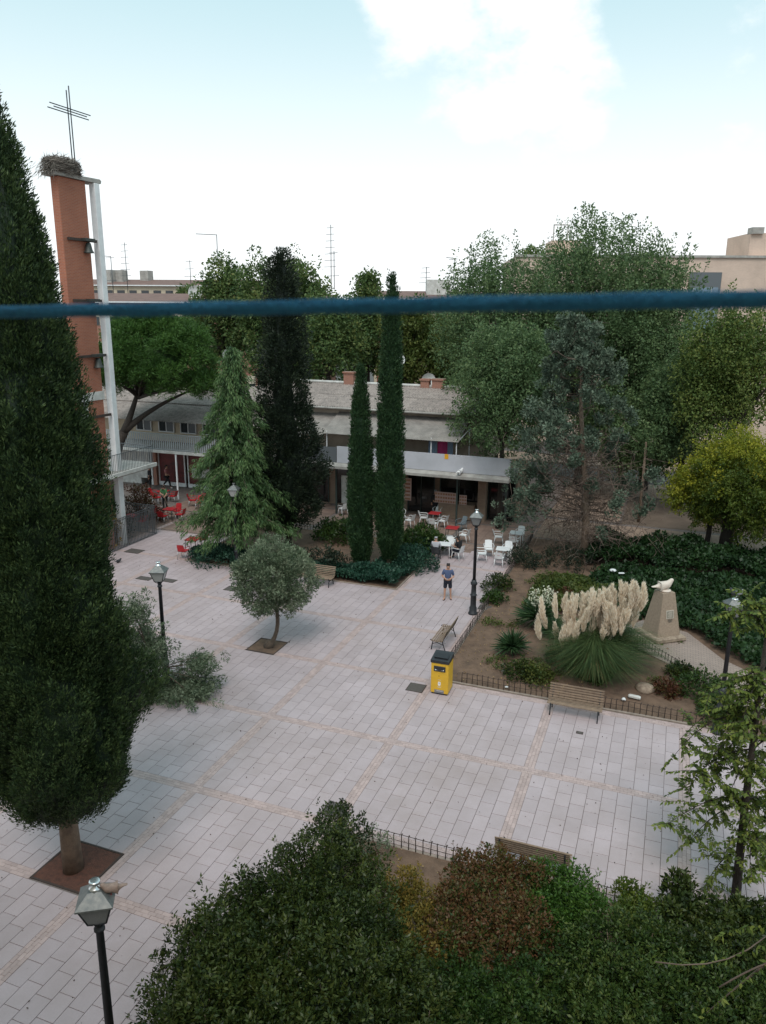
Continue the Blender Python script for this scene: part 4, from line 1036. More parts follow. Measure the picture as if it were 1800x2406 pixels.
# second, half hidden olive behind the big cypress
def olive2(label):
    base = np.array([-4.35, -.35, 0]); t = empty('olive_tree', base, 0, label, 'tree'); lat = lateral(base)
    parts = []; paths = [(bez((0, 0, 0), (0, 0, .6), lat*.2+np.array([0, 0, 1.0]), 5), [.14, .11, .1, .09, .08])]
    for (px, py, n, sx, sz) in ((318, 1440, 60, .5, .4), (360, 1520, 50, .4, .45), (335, 1560, 70, .5, .6), (445, 1630, 130, .75, .7), (390, 1670, 120, .7, .5), (460, 1560, 60, .5, .35), (340, 1500, 40, .4, .3), (250, 1560, 60, .7, .6), (340, 1660, 70, .5, .5)):
        r = ray(px, py); D = math.hypot(base[0]-CAM[0], base[1]-CAM[1])+random.uniform(-.3, .3); kk = D/math.hypot(r[0], r[1]); c = CAM+r*kk-base
        ct = c+rng.normal(size=(n, 3))*np.array([sx*.6, sx*.6, sz*.55]); ct[:, 2] = np.maximum(ct[:, 2], .3)
        ax = unit(ct-np.array([0, 0, 1.2]))+rng.normal(size=(n, 3))*.5
        parts.append(clumps(ct, ax, .42, .16, 62, .10, aspect=.28, along=.8, out=.7, rnd=.4)); paths.append(limb(lat*.2+np.array([0, 0, 1.0]), c, .045, .01))
        for q in range(3): paths.append(limb(lat*.2+np.array([0, 0, 1.0]), ct[random.randrange(n)], .02, .005))
    crown('crown', parts, L_['olive'], t); tubes(paths, 6).build('trunk', M['bark'], t)
olive2('low straggling olive peeping out behind the huge cypress, around a lamp post')

# broadleaf trees behind
def far_tree(px, D, ytop, ybot, hw, ncl, nleaf, leaf, m_, label, name='plane_tree', depth=None, cs=(1.0, .65), shoots=0, bark='bark_dark', group='plane trees behind the shop building', trunk_r=.22, ground_trunk=True, **k):
    b = AT(px, D); zt, zb = HG(b, px, ytop), max(1.2, HG(b, px, ybot)); kpx = D/FPX*1.02; rx = hw*kpx; rz = (zt-zb)/2
    return broadleaf(b, (0, 0, (zt+zb)/2), rx*1.02, (depth or rx)*1.0, rz*.97, ncl, nleaf, leaf, m_, name, label, trunk_r, M[bark], csize=cs, group=group, top_shoots=shoots, **k)
far_tree(520, 70, 612, 900, 75, 420, 44, .26, L_['plane'], 'plane tree with the leftmost crown on the skyline beside the cedar top')
far_tree(610, 66, 600, 930, 70, 420, 44, .26, L_['plane'], 'plane tree crown rising just left of the dark conifer')
far_tree(708, 67, 590, 930, 70, 440, 44, .26, L_['plane'], 'plane tree crown rising just right of the dark conifer')
far_tree(770, 60, 690, 940, 70, 420, 44, .24, L_['plane'], 'lower plane tree behind the corrugated roof, left of the shorter slim cypress')
far_tree(865, 69, 640, 940, 60, 420, 44, .26, L_['plane'], 'plane tree crown just left of the tall slim cypress tip')
far_tree(960, 62, 705, 950, 75, 440, 44, .24, L_['plane2'], 'yellowing plane tree just right of the tall slim cypress')
far_tree(455, 100, 668, 760, 50, 120, 40, .34, L_['plane'], 'small distant tree on the skyline left of the plane trees')
far_tree(1060, 64, 735, 960, 60, 360, 44, .24, L_['plane2'], 'yellow green plane tree at the left foot of the great elm')
far_tree(1258, 100, 580, 700, 55, 140, 40, .34, L_['plane'], 'dark distant tree poking over the peach building')
EL = 'elms on the right'
far_tree(1175, 56, 585, 1060, 135, 950, 56, .17, L_['elm'], 'left lobe of the elms, dark green, hanging over the end of the shop roof', name='elm_tree', cs=(1.1, .6), shoots=70, group=EL, droop=.3, trunk_r=.3, lobes=22, fill=1.12)
far_tree(1390, 60, 528, 1130, 165, 1600, 56, .18, L_['elm'], 'tallest feathery elm with upright shoots behind the half dead cypress', name='elm_tree', cs=(1.3, .6), shoots=170, group=EL, droop=.2, trunk_r=.35, lobes=30, fill=1.12)
far_tree(1550, 60, 580, 1110, 95, 900, 56, .18, L_['elm'], 'elm with feathery top left of the peach building window', name='elm_tree', cs=(1.2, .6), shoots=90, group=EL, droop=.2, trunk_r=.3)
far_tree(1755, 52, 705, 1090, 125, 900, 56, .17, L_['elm_y'], 'yellowing elm at the right edge above the lime green tree', name='elm_tree', cs=(1.1, .6), shoots=40, group=EL, droop=.35, trunk_r=.28)
far_tree(1640, 55, 770, 1150, 110, 900, 50, .17, L_['elm'], 'dark elm between the yellowing one and the half dead cypress', name='elm_tree', cs=(1.1, .6), group=EL, droop=.3, trunk_r=.25)
far_tree(1490, 56.5, 860, 1170, 95, 520, 50, .2, L_['elm'], 'dark low tree with pale trunk standing in the dry earth bed', name='elm_tree', group=EL, droop=.2, trunk_r=.2, bark='bark_pale')
far_tree(1195, 46.5, 770, 1120, 105, 1000, 50, .15, L_['elm'], 'low dark tree left of the half dead cypress by the shop corner', name='elm_tree', group=EL, droop=.5, trunk_r=.16, lobes=26, fill=1.25, cs=(1.3, .45))
# lime coloured tree with two trunks
def lime_tree():
    b = G(1702, 1303); t = empty('lime_leaved_tree', b, 0, 'yellow green tree with dark trunk at the right, beside the ochre walk', 'tree'); lat = lateral(b); dep = np.array([-lat[1], lat[0], 0])
    parts = []; lobes = []
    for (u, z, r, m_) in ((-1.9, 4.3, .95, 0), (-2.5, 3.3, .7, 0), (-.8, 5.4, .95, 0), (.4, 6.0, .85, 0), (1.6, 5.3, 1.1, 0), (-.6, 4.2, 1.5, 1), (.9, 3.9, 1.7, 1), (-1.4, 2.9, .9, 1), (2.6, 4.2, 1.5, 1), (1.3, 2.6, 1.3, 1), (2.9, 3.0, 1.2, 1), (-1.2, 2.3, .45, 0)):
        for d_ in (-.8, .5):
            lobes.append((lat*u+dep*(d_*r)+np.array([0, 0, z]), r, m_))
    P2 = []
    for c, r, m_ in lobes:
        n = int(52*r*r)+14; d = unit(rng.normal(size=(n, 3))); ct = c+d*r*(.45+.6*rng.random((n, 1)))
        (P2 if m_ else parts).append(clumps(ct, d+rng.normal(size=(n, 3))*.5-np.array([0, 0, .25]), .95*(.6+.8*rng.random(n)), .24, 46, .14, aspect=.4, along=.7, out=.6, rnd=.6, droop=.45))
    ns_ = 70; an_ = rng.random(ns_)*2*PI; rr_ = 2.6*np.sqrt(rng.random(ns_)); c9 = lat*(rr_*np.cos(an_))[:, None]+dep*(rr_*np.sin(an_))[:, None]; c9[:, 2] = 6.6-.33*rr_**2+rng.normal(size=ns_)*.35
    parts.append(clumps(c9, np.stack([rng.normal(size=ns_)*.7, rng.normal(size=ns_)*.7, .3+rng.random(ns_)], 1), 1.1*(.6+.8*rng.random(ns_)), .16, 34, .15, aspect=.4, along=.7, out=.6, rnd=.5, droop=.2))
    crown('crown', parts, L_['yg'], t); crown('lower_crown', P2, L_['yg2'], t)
    paths = [([(0, 0, -.05), (.02, 0, 1.4), (0, .05, 2.8)], [.42, .33, .27])]
    for c, r, m_ in lobes[::2]: paths.append(limb((0, 0, 2.5), c, .13, .03))
    tubes(paths, 9).build('trunk', M['bark_dark'], t)
lime_tree()
b = G(1658, 1298)
tt = empty('young_tree', b, 0, 'thin dark stemmed young tree just left of the lime tree trunk', 'tree')
MB().tube([(0, 0, -.05), (.05, 0, 1.5), (.15, .05, 3.2)], [.16, .13, .07], n=8).build('trunk', M['bark_dark'], tt)
ct = np.array([.1, 0, 2.2])+rng.normal(size=(40, 3))*np.array([.5, .5, .8]); crown('crown', clumps(ct, rng.normal(size=(40, 3)), .5, .25, 22, .13, droop=.4), L_['yg2'], tt)
tp = empty('young_tree', G(1500, 1228), 0, 'slim pale trunked sapling at the corner of the dry earth bed', 'tree')
MB().tube([(0, 0, -.05), (.03, 0, 2.5), (0, .05, 5.2)], [.1, .085, .06], n=8).build('trunk', M['bark_pale'], tp)
ct = np.array([.0, 0, 5.4])+rng.normal(size=(60, 3))*np.array([.8, .8, .7]); crown('crown', clumps(ct, rng.normal(size=(60, 3)), .6, .3, 30, .16, droop=.3), L_['elm'], tp)

# leafy tree at the right edge, near
def near_tree():
    b = G(1728, 2118); t = empty('hackberry_tree', b, 0, 'leafy tree with slender dark trunk at the lower right edge', 'tree'); lat = lateral(b); dep = np.array([-lat[1], lat[0], 0])
    D = math.hypot(b[0]-CAM[0], b[1]-CAM[1])
    def at(px, py, dd=0.0):
        r = ray(px, py); k = (D+dd)/math.hypot(r[0], r[1]); return CAM+r*k-b
    crownp = []; paths = []
    trunk = [at(1728, 2118), at(1738, 2010), at(1752, 1880), at(1775, 1700), at(1800, 1500)]
    paths.append((trunk, [.12, .1, .085, .07, .04]))
    tips = [((1775, 1700), (1690, 1640), (1580, 1780), .0), ((1770, 1760), (1680, 1760), (1610, 1850), .3), ((1752, 1880), (1690, 1850), (1570, 1935), -.2), ((1752, 1880), (1680, 1900), (1620, 1975), .2), ((1775, 1700), (1720, 1600), (1600, 1735), .4),
            ((1800, 1560), (1760, 1590), (1640, 1640), -.3), ((1800, 1500), (1780, 1420), (1715, 1440), -.6), ((1800, 1480), (1790, 1420), (1760, 1395), -.4), ((1775, 1700), (1740, 1680), (1680, 1840), .5), ((1770, 1800), (1800, 1780), (1830, 1880), -.3),
            ((1745, 1950), (1790, 1960), (1820, 2060), -.4), ((1740, 2000), (1700, 2000), (1660, 2075), .1), ((1770, 1760), (1830, 1700), (1850, 1760), .2), ((1790, 1620), (1840, 1600), (1880, 1680), 0), ((1752, 1880), (1800, 1850), (1800, 1960), .6), ((1752, 1900), (1770, 1960), (1760, 2060), -.6),
            ((1775, 1700), (1700, 1720), (1650, 1820), -.5), ((1790, 1620), (1720, 1640), (1690, 1700), .2), ((1800, 1560), (1760, 1620), (1740, 1720), -.7), ((1770, 1780), (1740, 1790), (1700, 1900), -.4), ((1790, 1600), (1820, 1640), (1790, 1760), .8)]
    for (a, m_, c, dd) in tips:
        A, Mm, Cc = at(*a), at(*m_, dd=dd*.5), at(*c, dd=dd)
        pts = bez(A, Mm, Cc, 9); paths.append((pts, list(np.linspace(.022, .004, 9))))
        for q in range(24):
            i = random.randint(1, 8); e = pts[i]+rng.normal(size=3)*np.array([.3, .3, .24])-np.array([0, 0, .12]); paths.append((bez(pts[i], (pts[i]+e)/2+np.array([0, 0, .06]), e, 5), [.006, .005, .005, .004, .003]))
            w = np.array(bez(pts[i], (pts[i]+e)/2+np.array([0, 0, .06]), e, 12)); dirv = unit((e-pts[i])[None])[0]
            sd = unit(np.cross(dirv, [0, 0, 1.])[None])[0]
            P = np.repeat(w[1:], 2, 0); sg = np.tile([1, -1], len(w)-1)[:, None]
            Dv = dirv*.5+sd*sg*.8-np.array([0, 0, .45])+rng.normal(size=(len(P), 3))*.25
            sz = .125*(.7+.5*rng.random(len(P)))
            crownp.append((leaf_quads(P, Dv, sz, sz*.5, nrm=np.tile([0, 0, 1.], (len(P), 1))+rng.normal(size=(len(P), 3))*.4), .5+rng.normal(size=len(P))*.22))
    crown('crown', crownp, L_['near'], t); tubes(paths, 6).build('trunk', M['bark_dark'], t)
near_tree()

# ---------------------------------------------------------------- beds: fences, hedges, shrubs
def low_fence(p0, p1, label, h=.42, step=.19, name='wire_fence'):
    p0, p1 = np.array([*p0, .03]), np.array([*p1, .03]); L = np.linalg.norm(p1-p0); n = max(2, int(L/step)); d = (p1-p0)/L
    t = empty(name, p0, math.atan2(d[1], d[0]), label, 'fence', 'low wire fences round the beds')
    me = MB().tube([(0, 0, 0), (0, 0, h-.05), (.012, 0, h), (.035, 0, h-.02)], .0135, n=5).mesh('picket', M['iron_rust'])
    for i in range(n+1):
        o = link('picket', me, None, t, (L*i/n, random.uniform(-.008, .008), random.uniform(-.015, .01))); o.rotation_euler = (random.uniform(-.05, .05), random.uniform(-.05, .05), 0)
    for z in (h*.9, h*.45):
        MB().tube([(L*k/24, .006*math.sin(k*1.7), z+.012*math.sin(k*.9)) for k in range(25)], .009, n=5).build('wire', M['iron_rust'], t)
low_fence((4.5, 5.6), (4.5, 23.8), 'low fence along the left side of the right bed, reaching the white chairs')
low_fence((5.35, 4.58), (14.0, 4.58), 'low fence along the plaza side of the right bed, behind the front bench')
low_fence((4.55, -4.58), (23, -4.58), 'low fence along the front bed with the bushes below')
low_fence((4.55, -4.75), (4.55, -14), 'low fence on the left side of the front bed beside the laurel')
low_fence((10.1, 11.6), (14.0, 6.9), 'low fence between the pampas grass and the brick path')
low_fence((-11.9, 20.5), (-.2, 20.5), 'low fence at the back of the central bed by the white chairs')
low_fence((-12.0, 12.9), (-12.0, 18.5), 'low fence at the left end of the central bed by the lone red table')

def cover_patch(name, poly_fn, label, m_, n, leaf, z0, amp, cat='ground cover', group=None):
    """leafy ground cover over an outline given by sample points"""
    pts = poly_fn(n); m = len(pts)
    x, y = pts[:, 0], pts[:, 1]
    h = z0+amp*(.5+.25*np.sin(x*1.3+y*.7)+.25*np.sin(x*2.9-y*2.1)+.2*np.sin(y*4.3+x))
    P = np.stack([x, y, h*(.55+.45*np.sqrt(rng.random(m)))], 1)
    D = rng.normal(size=(m, 3))+np.array([0, 0, .35]); sz = leaf*(.6+.8*rng.random(m))
    tn = .45+.25*np.sin(x*1.9+1)*np.sin(y*1.6)+rng.normal(size=m)*.18
    o = link(name, quad_mesh(name, leaf_quads(P, D, sz, sz*.7, nrm=np.tile([0, 0, 1.], (m, 1))+rng.normal(size=(m, 3))*.6), tn, m_))
    tag(o, label, cat, group, 'stuff'); return o
def inside(poly, n):
    poly = np.array(poly, float); lo, hi = poly.min(0), poly.max(0); out_ = []
    while sum(len(a) for a in out_) < n:
        q = lo+(hi-lo)*rng.random((n, 2)); c = np.zeros(len(q), bool); j = len(poly)-1
        for i in range(len(poly)):
            xi, yi = poly[i]; xj, yj = poly[j]
            c ^= ((yi > q[:, 1]) != (yj > q[:, 1])) & (q[:, 0] < (xj-xi)*(q[:, 1]-yi)/(yj-yi+1e-12)+xi); j = i
        out_.append(q[c])
    return np.concatenate(out_)[:n]
cover_patch('ivy', lambda n: inside([(10.6, 13.2), (13.2, 12.3), (14.6, 10.1), (17.2, 7.9), (20.5, 4.7), (23.9, 4.7), (23.9, 20.3), (16, 20.0), (9.0, 19.6), (8.4, 16.4)], n), 'dark ivy spreading behind the dove monument', L_['ivy'], 52000, .18, .28, .3)
cover_patch('hedge', lambda n: inside([(8.0, 19.6), (16, 20.0), (23.9, 20.3), (23.9, 23.6), (13.5, 23.9), (8.2, 24.0)], n), 'dark uneven hedge along the ochre walk, in front of the lime tree', L_['ivy'], 36000, .17, .55, .7, 'hedge')
cover_patch('ivy', lambda n: inside([(6.1, 12.2), (9.6, 12.6), (9.9, 16.2), (7.4, 17.2), (6.2, 15.6)], n), 'paler green ivy patch between the yucca and the monument', L_['ivy2'], 15000, .13, .3, .35)
cover_patch('juniper', lambda n: np.concatenate([inside([(-11.9, 12.85), (-.2, 12.85), (-.2, 14.3), (-11.9, 14.3)], int(n*.65)), inside([(-2.0, 14.3), (-.2, 14.3), (-.2, 19.5), (-1.6, 19.5)], n-int(n*.65))]), 'dark low juniper carpet along the front of the central bed', L_['juniper'], 44000, .14, .28, .35)
cover_patch('fallen_leaves', lambda n: np.concatenate([inside([(4.6, 4.7), (10, 4.7), (9.5, 12), (4.6, 20)], n//2), inside([(-12, 14.5), (-2.2, 14.5), (-2.2, 20.4), (-12, 20.4)], n//4), inside([(4.7, -5.9), (23, -5.9), (23, -4.7), (4.7, -4.7)], n-n//2-n//4)]), 'dry leaves scattered over the bare soil', L_['litter'], 1500, .06, .09, .02)

def plaza_pts(n):
    q = np.stack([rng.uniform(-14, 20, n*3), rng.uniform(-15, 18, n*3)], 1)
    ok = np.array([not inbed(x-.05, y-.05, x+.05, y+.05) for x, y in q]); return q[ok][:n]
L_['speck'] = leaf_mat('dry_brown_leaf', [(.05, .035, .028), (.09, .06, .045), (.14, .10, .07)], trans=0)
cover_patch('fallen_leaves', plaza_pts, 'tiny dry brown leaves strewn over the plaza slabs', L_['speck'], 900, .045, .012, .004)
cover_patch('weeds', lambda n: np.concatenate([np.array([[x, y]])+rng.normal(size=(n//26, 2))*.16 for x, y in zip(rng.uniform(4.9, 13.2, 26), rng.uniform(4.9, 7.2, 26)+np.where(rng.random(26) < .5, 0, 5))]), 'small scattered weeds on the bare soil of the right bed', L_['ivy2'], 2600, .08, .13, .06)
sh = shrub
# shrubs of the central bed
sh(G(800, 1270), 1.5, 1.2, 1.1, 150, 26, .14, L_['green'], 'shrub', 'bright green shrub left of the slim cypresses', csize=(.4, .25), aspect=.6)
sh(G(990, 1290), 1.2, 1.3, 1.15, 150, 26, .14, L_['green'], 'shrub', 'bright green shrub right of the slim cypresses by the white tables', csize=(.4, .25), aspect=.6)
sh(G(965, 1335), 1.2, 1.2, .9, 130, 26, .13, L_['juniper'], 'shrub', 'dark bluish shrub at the corner of the central bed', csize=(.4, .25))
sh(G(760, 1335), 1.3, 1.0, .9, 110, 26, .13, L_['dark'], 'shrub', 'dark shrub behind the bench of the central bed', csize=(.4, .25))
sh(G(520, 1325), 1.6, .9, .7, 110, 26, .13, L_['juniper'], 'shrub', 'low dark shrub under the cedar near the red table', csize=(.4, .25))
sh(np.array([-19.4, 18.6, 0]), 1.2, 1.0, 2.1, 140, 24, .14, L_['redplant'], 'shrub', 'tall reddish dark shrub behind the ramp railing by the red tables', csize=(.4, .22))
sh(np.array([-18.5, 14.8, 0]), 1.0, 1.0, 2.6, 120, 24, .14, L_['dark'], 'shrub', 'dark shrub under the church terrace', csize=(.4, .22))
sh(np.array([-17.9, 12.9, 0]), 1.1, 1.3, 3.3, 170, 26, .12, L_['gold'], 'shrub', 'golden green conifer shrub at the foot of the white column', csize=(.5, .18), sprig=.1)
# right bed
def yucca(base, r, n, label, flower=0):
    t = empty('yucca', base, 0, label, 'plant', 'yuccas in the right bed')
    d = unit(rng.normal(size=(n, 3))); d[:, 2] = np.abs(d[:, 2])*1.1+.0; d = unit(d)
    d[: n//5, 2] -= .45
    P = np.tile([0, 0, r*.42], (n, 1))+rng.normal(size=(n, 3))*.04
    L = r*(.75+.35*rng.random(n)); side = unit(np.cross(d, rng.normal(size=(n, 3))))
    w = .028
    m1 = P+d*(L*.5)[:, None]; tip = P+d*L[:, None]-np.array([0, 0, .1*r])
    V = np.concatenate([np.stack([P-side*w*.6, P+side*w*.6, m1+side*w, m1-side*w], 1), np.stack([m1-side*w, m1+side*w, tip+side*.003, tip-side*.003], 1)])
    tn = np.tile(.4+.25*rng.normal(size=n), 2)
    crown('blades', (V, tn), L_['yucca'], t)
    MB().tube([(0, 0, -.05), (0, 0, r*.45)], [.12, .1], n=8).build('trunk', M['bark'], t)
    for k in range(flower):
        x, y = (-.15+.5*k), .1*k; h = r*1.55+.1*k
        st = MB().tube([(0, 0, r*.4), (x*.6, y, h*.6), (x, y, h)], .018, n=6).build('flower_stalk', M['twig'], t)
        m = 170; s = rng.random(m); P = np.array([x, y, 0])+np.stack([rng.normal(size=m)*.13, rng.normal(size=m)*.13, h*.55+s*h*.48], 1)
        o = crown('flowers', (leaf_quads(P, np.tile([0, 0, -1.], (m, 1))+rng.normal(size=(m, 3))*.6, .085, .07), rng.random(m)), L_['flower'], st)
    return t
yucca(G(1262, 1478), 1.15, 520, 'large yucca with two cream flower stalks beside the pampas grass', 2)
yucca(G(1202, 1540), .85, 340, 'smaller dark yucca in the bare soil nearest the side fence')
yucca(G(1300, 1500), .8, 260, 'yucca half hidden between the flowering yucca and the pampas grass')
for (px, py, rx, h, m_, lab) in ((1170, 1385, .75, .6, 'laurel', 'straggly shrub by the side fence beyond the lamp post'), (1160, 1415, .5, .4, 'green', 'small shrub at the side fence right of the lamp post'), (1225, 1590, .6, .45, 'laurel', 'dull green low shrub in front of the smaller yucca'), (1265, 1600, .5, .5, 'ivy2', 'yellowish low shrub left of the pampas grass'),
                                  (1320, 1560, .55, .75, 'ivy', 'dark round shrub left of the pampas blades'), (1650, 1630, .9, .6, 'green', 'green leafy shrub along the brick path fence'), (1600, 1590, .5, .4, 'laurel', 'small shrub at the corner of the path fence'), (1565, 1630, .45, .4, 'redplant', 'little reddish shrub right of the pampas grass'),
                                  (1690, 1680, .7, .55, 'green', 'green shrub beside the hidden lamp foot at the right'), (1290, 1385, .9, .7, 'ivy2', 'yellow green shrub behind the yucca flowers'), (1330, 1420, .8, .5, 'redplant', 'reddish brown shrub just behind the pampas plumes'),
                                  (1230, 1330, .9, .9, 'dark', 'dark shrub at the foot of the half dead cypress, left'), (1330, 1330, 1.4, 1.0, 'dark', 'dark shrub at the foot of the half dead cypress, right'), (1430, 1300, 1.3, .9, 'green', 'mid green shrub at the back of the ivy')):
    sh(G(px, py), rx, rx, h, int(70*rx+40), 22, .1, L_[m_], 'shrub', lab, csize=(.26, .15), aspect=.5, stems=6)
def pampas():
    b = np.array([9.75, 7.0, .02]); t = empty('pampas_grass', b, 0, 'big clump of pampas grass with cream plumes behind the front bench', 'plant'); lat = lateral(b); dep = np.array([-lat[1], lat[0], 0])
    q1 = grass_blades(7000, 1, 2.15, None, 2.15, base_r=.7, seg=5, width=.011)
    crown('blades', q1, L_['grass'], t)
    crown('dry_blades', grass_blades(420, 1, 1.9, None, 2.2, base_r=.7, seg=5, width=.009), L_['litter'], t)
    D = math.hypot(b[0]-CAM[0], b[1]-CAM[1])
    def plume_mesh():
        m = 520; s = rng.random(m)**.85; r = .105*np.sin(PI*np.clip(.1+.95*s, 0, 1)**1.15)**.9
        an = rng.random(m)*2*PI; P = np.stack([r*np.cos(an)*rng.random(m)+.2*s*s, r*np.sin(an)*rng.random(m), s*.82], 1)
        Dv = np.stack([np.cos(an)*.26+.12, np.sin(an)*.26, np.full(m, .95)], 1)+rng.normal(size=(m, 3))*.1
        V = leaf_quads(P, Dv, .15+.07*rng.random(m), .03)
        return quad_mesh('plume', V, .3+.4*s+rng.normal(size=m)*.15, L_['plume'])
    ms = [plume_mesh() for _ in range(6)]
    targets = [(1265, 1490), (1280, 1465), (1305, 1440), (1325, 1430), (1275, 1450)]
    for k in range(88):
        u = random.random(); targets.append((1310+190*u+random.uniform(-12, 12), 1508-75*u**.8+random.uniform(-58, 58)*(1-.35*u)))
    for k in range(6): targets.append((1440+random.uniform(-20, 30), 1480+random.uniform(-20, 20)))
    for k, (px, py) in enumerate(targets):
        dd = random.uniform(-.5, .7); r = ray(px, py); kk = (D+dd)/math.hypot(r[0], r[1]); top = CAM+r*kk-b
        root = np.array([random.uniform(-.3, .3), random.uniform(-.3, .3), .3]); out_ = unit((top-np.array([0, 0, 1.0]))[None])[0]
        lean = np.array([top[0]*.16, top[1]*.16, 1.]); lean = lean/np.linalg.norm(lean)
        p = link('plume', random.choice(ms), None, t, top-lean*.25)
        p.rotation_euler = (Vector(lean).to_track_quat('Z', 'X').to_matrix() @ Matrix.Rotation(random.uniform(-2.5, 2.5)*.6, 3, 'Z')).to_euler(); sc = random.uniform(.85, 1.15); p.scale = (sc, sc, sc)
        MB().tube(bez(root, root*.5+top*.4+np.array([0, 0, .3]), top-lean*.22, 6), .006, n=4).build('stalk', L_['grass'], p).matrix_parent_inverse = Matrix() if False else p.matrix_basis.inverted()
pampas()

# ---------------------------------------------------------------- front bed bushes
def big_laurel():
    b = np.array([6.4, -8.6, 0]); t = empty('laurel_bush', b, 0, 'large dark laurel bush filling the lower left of the front bed', 'shrub')
    lobes = []
    # outline worked out from the photograph: (pixel of the top of each lobe, distance from viewpoint, radius)
    for (px, py, D, r) in ((800, 1930, 16.6, .6), (760, 1990, 16.0, .8), (690, 2050, 15.2, .85), (845, 2030, 15.8, .6), (860, 2110, 15.0, .7), (620, 2090, 14.6, .75), (560, 2120, 14.0, .75), (640, 2170, 13.8, .9), (760, 2140, 14.4, .9), (500, 2180, 13.2, .7), (455, 2230, 12.6, .65), (540, 2260, 12.6, .8), (660, 2270, 12.8, .8), (800, 2250, 13.4, .9), (900, 2210, 14.0, .65),
                           (420, 2330, 11.9, .6), (490, 2350, 11.7, .7), (600, 2350, 11.8, .8), (740, 2330, 12.2, .85), (880, 2310, 12.6, .85), (960, 2310, 13.2, .6), (720, 2210, 13.6, .9), (700, 2130, 14.2, .8), (830, 2170, 14.2, .9), (810, 2330, 12.4, .9), (600, 2220, 13.0, .8), (930, 2370, 12.2, .8), (650, 2380, 11.6, .8), (780, 2400, 11.8, .8), (480, 2290, 12.1, .7), (400, 2420, 11.2, .6), (560, 2430, 11.2, .7), (700, 2430, 11.3, .8), (850, 2420, 11.6, .8), (990, 2400, 12.0, .8)):
        hh = (1.75 if px < 480 else 2.25)+random.uniform(-.15, .2)-(.6 if px > 840 else 0); p = G(px, py, hh)-b; lobes.append((p-np.array([0, 0, r*.8]), r))
    parts = []; paths = []; mbk = MB()
    for c, r in lobes:
        cr_ = .58*r; cc_ = c-np.array([0, 0, .18*r]); mbk.grid(lambda u, v: (cc_[0]+cr_*math.cos(6.2832*u)*math.sin(PI*v), cc_[1]+cr_*math.sin(6.2832*u)*math.sin(PI*v), max(.0, cc_[2]-cr_*math.cos(PI*v))), 12, 8)
        n = int(150*r*r)+20; d = unit(rng.normal(size=(n, 3))); d[:, 2] = np.where(d[:, 2] < -.4, -d[:, 2], d[:, 2])
        kk = np.where(rng.random(n) < .75, .85+.25*rng.random(n), .4+.4*rng.random(n))
        ct = c+d*r*kk[:, None]; ax = d*.45+np.array([0, 0, .9])+rng.normal(size=(n, 3))*.3
        parts.append(clumps(ct, ax, .34, .085, 34, .078, aspect=.42, along=.75, out=.85, rnd=.35, tint_c=np.clip(rng.random(n)*.6+.55*random.random()-.05, 0, 1)))
        ns_ = max(4, int(14*r)); ds_ = unit(rng.normal(size=(ns_, 3))*np.array([1, 1, .6])+np.array([0, 0, .7])); parts.append(clumps(c+ds_*r*(1.02+.22*rng.random((ns_, 1))), ds_*.5+np.array([0, 0, 1.]), .4+.25*rng.random(ns_), .05, 30, .085, aspect=.42, along=.6, out=.9, rnd=.3, tint_c=.5+.5*rng.random(ns_)))
        foot = np.array([c[0]*.75, c[1]*.75, -.03]); paths.append(limb(foot, c, .045, .015, sag=.05)); 
        for q in range(3): paths.append(limb(c-np.array([0, 0, .3]), ct[random.randrange(n)], .02, .006, sag=.05))
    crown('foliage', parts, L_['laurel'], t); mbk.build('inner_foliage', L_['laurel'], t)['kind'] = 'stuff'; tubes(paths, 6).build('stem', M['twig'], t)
big_laurel()
def lobed(name, label, m_, lobes, h_, leaf, nk, csize=(.26, .1), aspect=.5, sprig=.6, nleaf=30):
    P0 = [];
    for (px, py, D, r) in lobes:
        P0.append((G(px, py, h_+random.uniform(-.12, .12))-np.array([0, 0, r*.8]), r))
    b = np.mean([p for p, r in P0], 0); b[2] = 0; t = empty(name, b, 0, label, 'shrub')
    parts = []; paths = []; mbk = MB()
    for p, r in P0:
        c = p-b
        cr_ = .58*r; cc_ = c-np.array([0, 0, .18*r]); mbk.grid(lambda u, v: (cc_[0]+cr_*math.cos(6.2832*u)*math.sin(PI*v), cc_[1]+cr_*math.sin(6.2832*u)*math.sin(PI*v), max(.0, cc_[2]-cr_*math.cos(PI*v))), 12, 8)
        n = int(nk*r*r)+15; d = unit(rng.normal(size=(n, 3))); d[:, 2] = np.where(d[:, 2] < -.3, -d[:, 2], d[:, 2])
        kk = np.where(rng.random(n) < .78, .85+.22*rng.random(n), .4+.4*rng.random(n)); ct = c+d*r*kk[:, None]; ct[:, 2] = np.maximum(ct[:, 2], .04)
        ax = d*(1-sprig)+np.array([0, 0, sprig])+rng.normal(size=(n, 3))*.3
        parts.append(clumps(ct, ax, csize[0], csize[1], nleaf, leaf, aspect=aspect, along=.7, out=.85, rnd=.4, tint_c=np.clip(rng.random(n)*.8+.2*random.random(), 0, 1)))
        ns_ = max(4, int(14*r)); ds_ = unit(rng.normal(size=(ns_, 3))*np.array([1, 1, .6])+np.array([0, 0, .7])); parts.append(clumps(c+ds_*r*(1.02+.16*rng.random((ns_, 1))), ds_*.5+np.array([0, 0, 1.]), .38+.2*rng.random(ns_), .05, 30, leaf, aspect=.42, along=.6, out=.9, rnd=.3, tint_c=.5+.5*rng.random(ns_)))
        foot = np.array([c[0]*.8, c[1]*.8, -.03])
        for q in range(4): paths.append(limb(foot, ct[random.randrange(n)], .025, .006, sag=.05))
    crown('foliage', parts, m_, t); mbk.build('inner_foliage', m_, t)['kind'] = 'stuff'; tubes(paths, 5).build('stem', M['twig'], t)
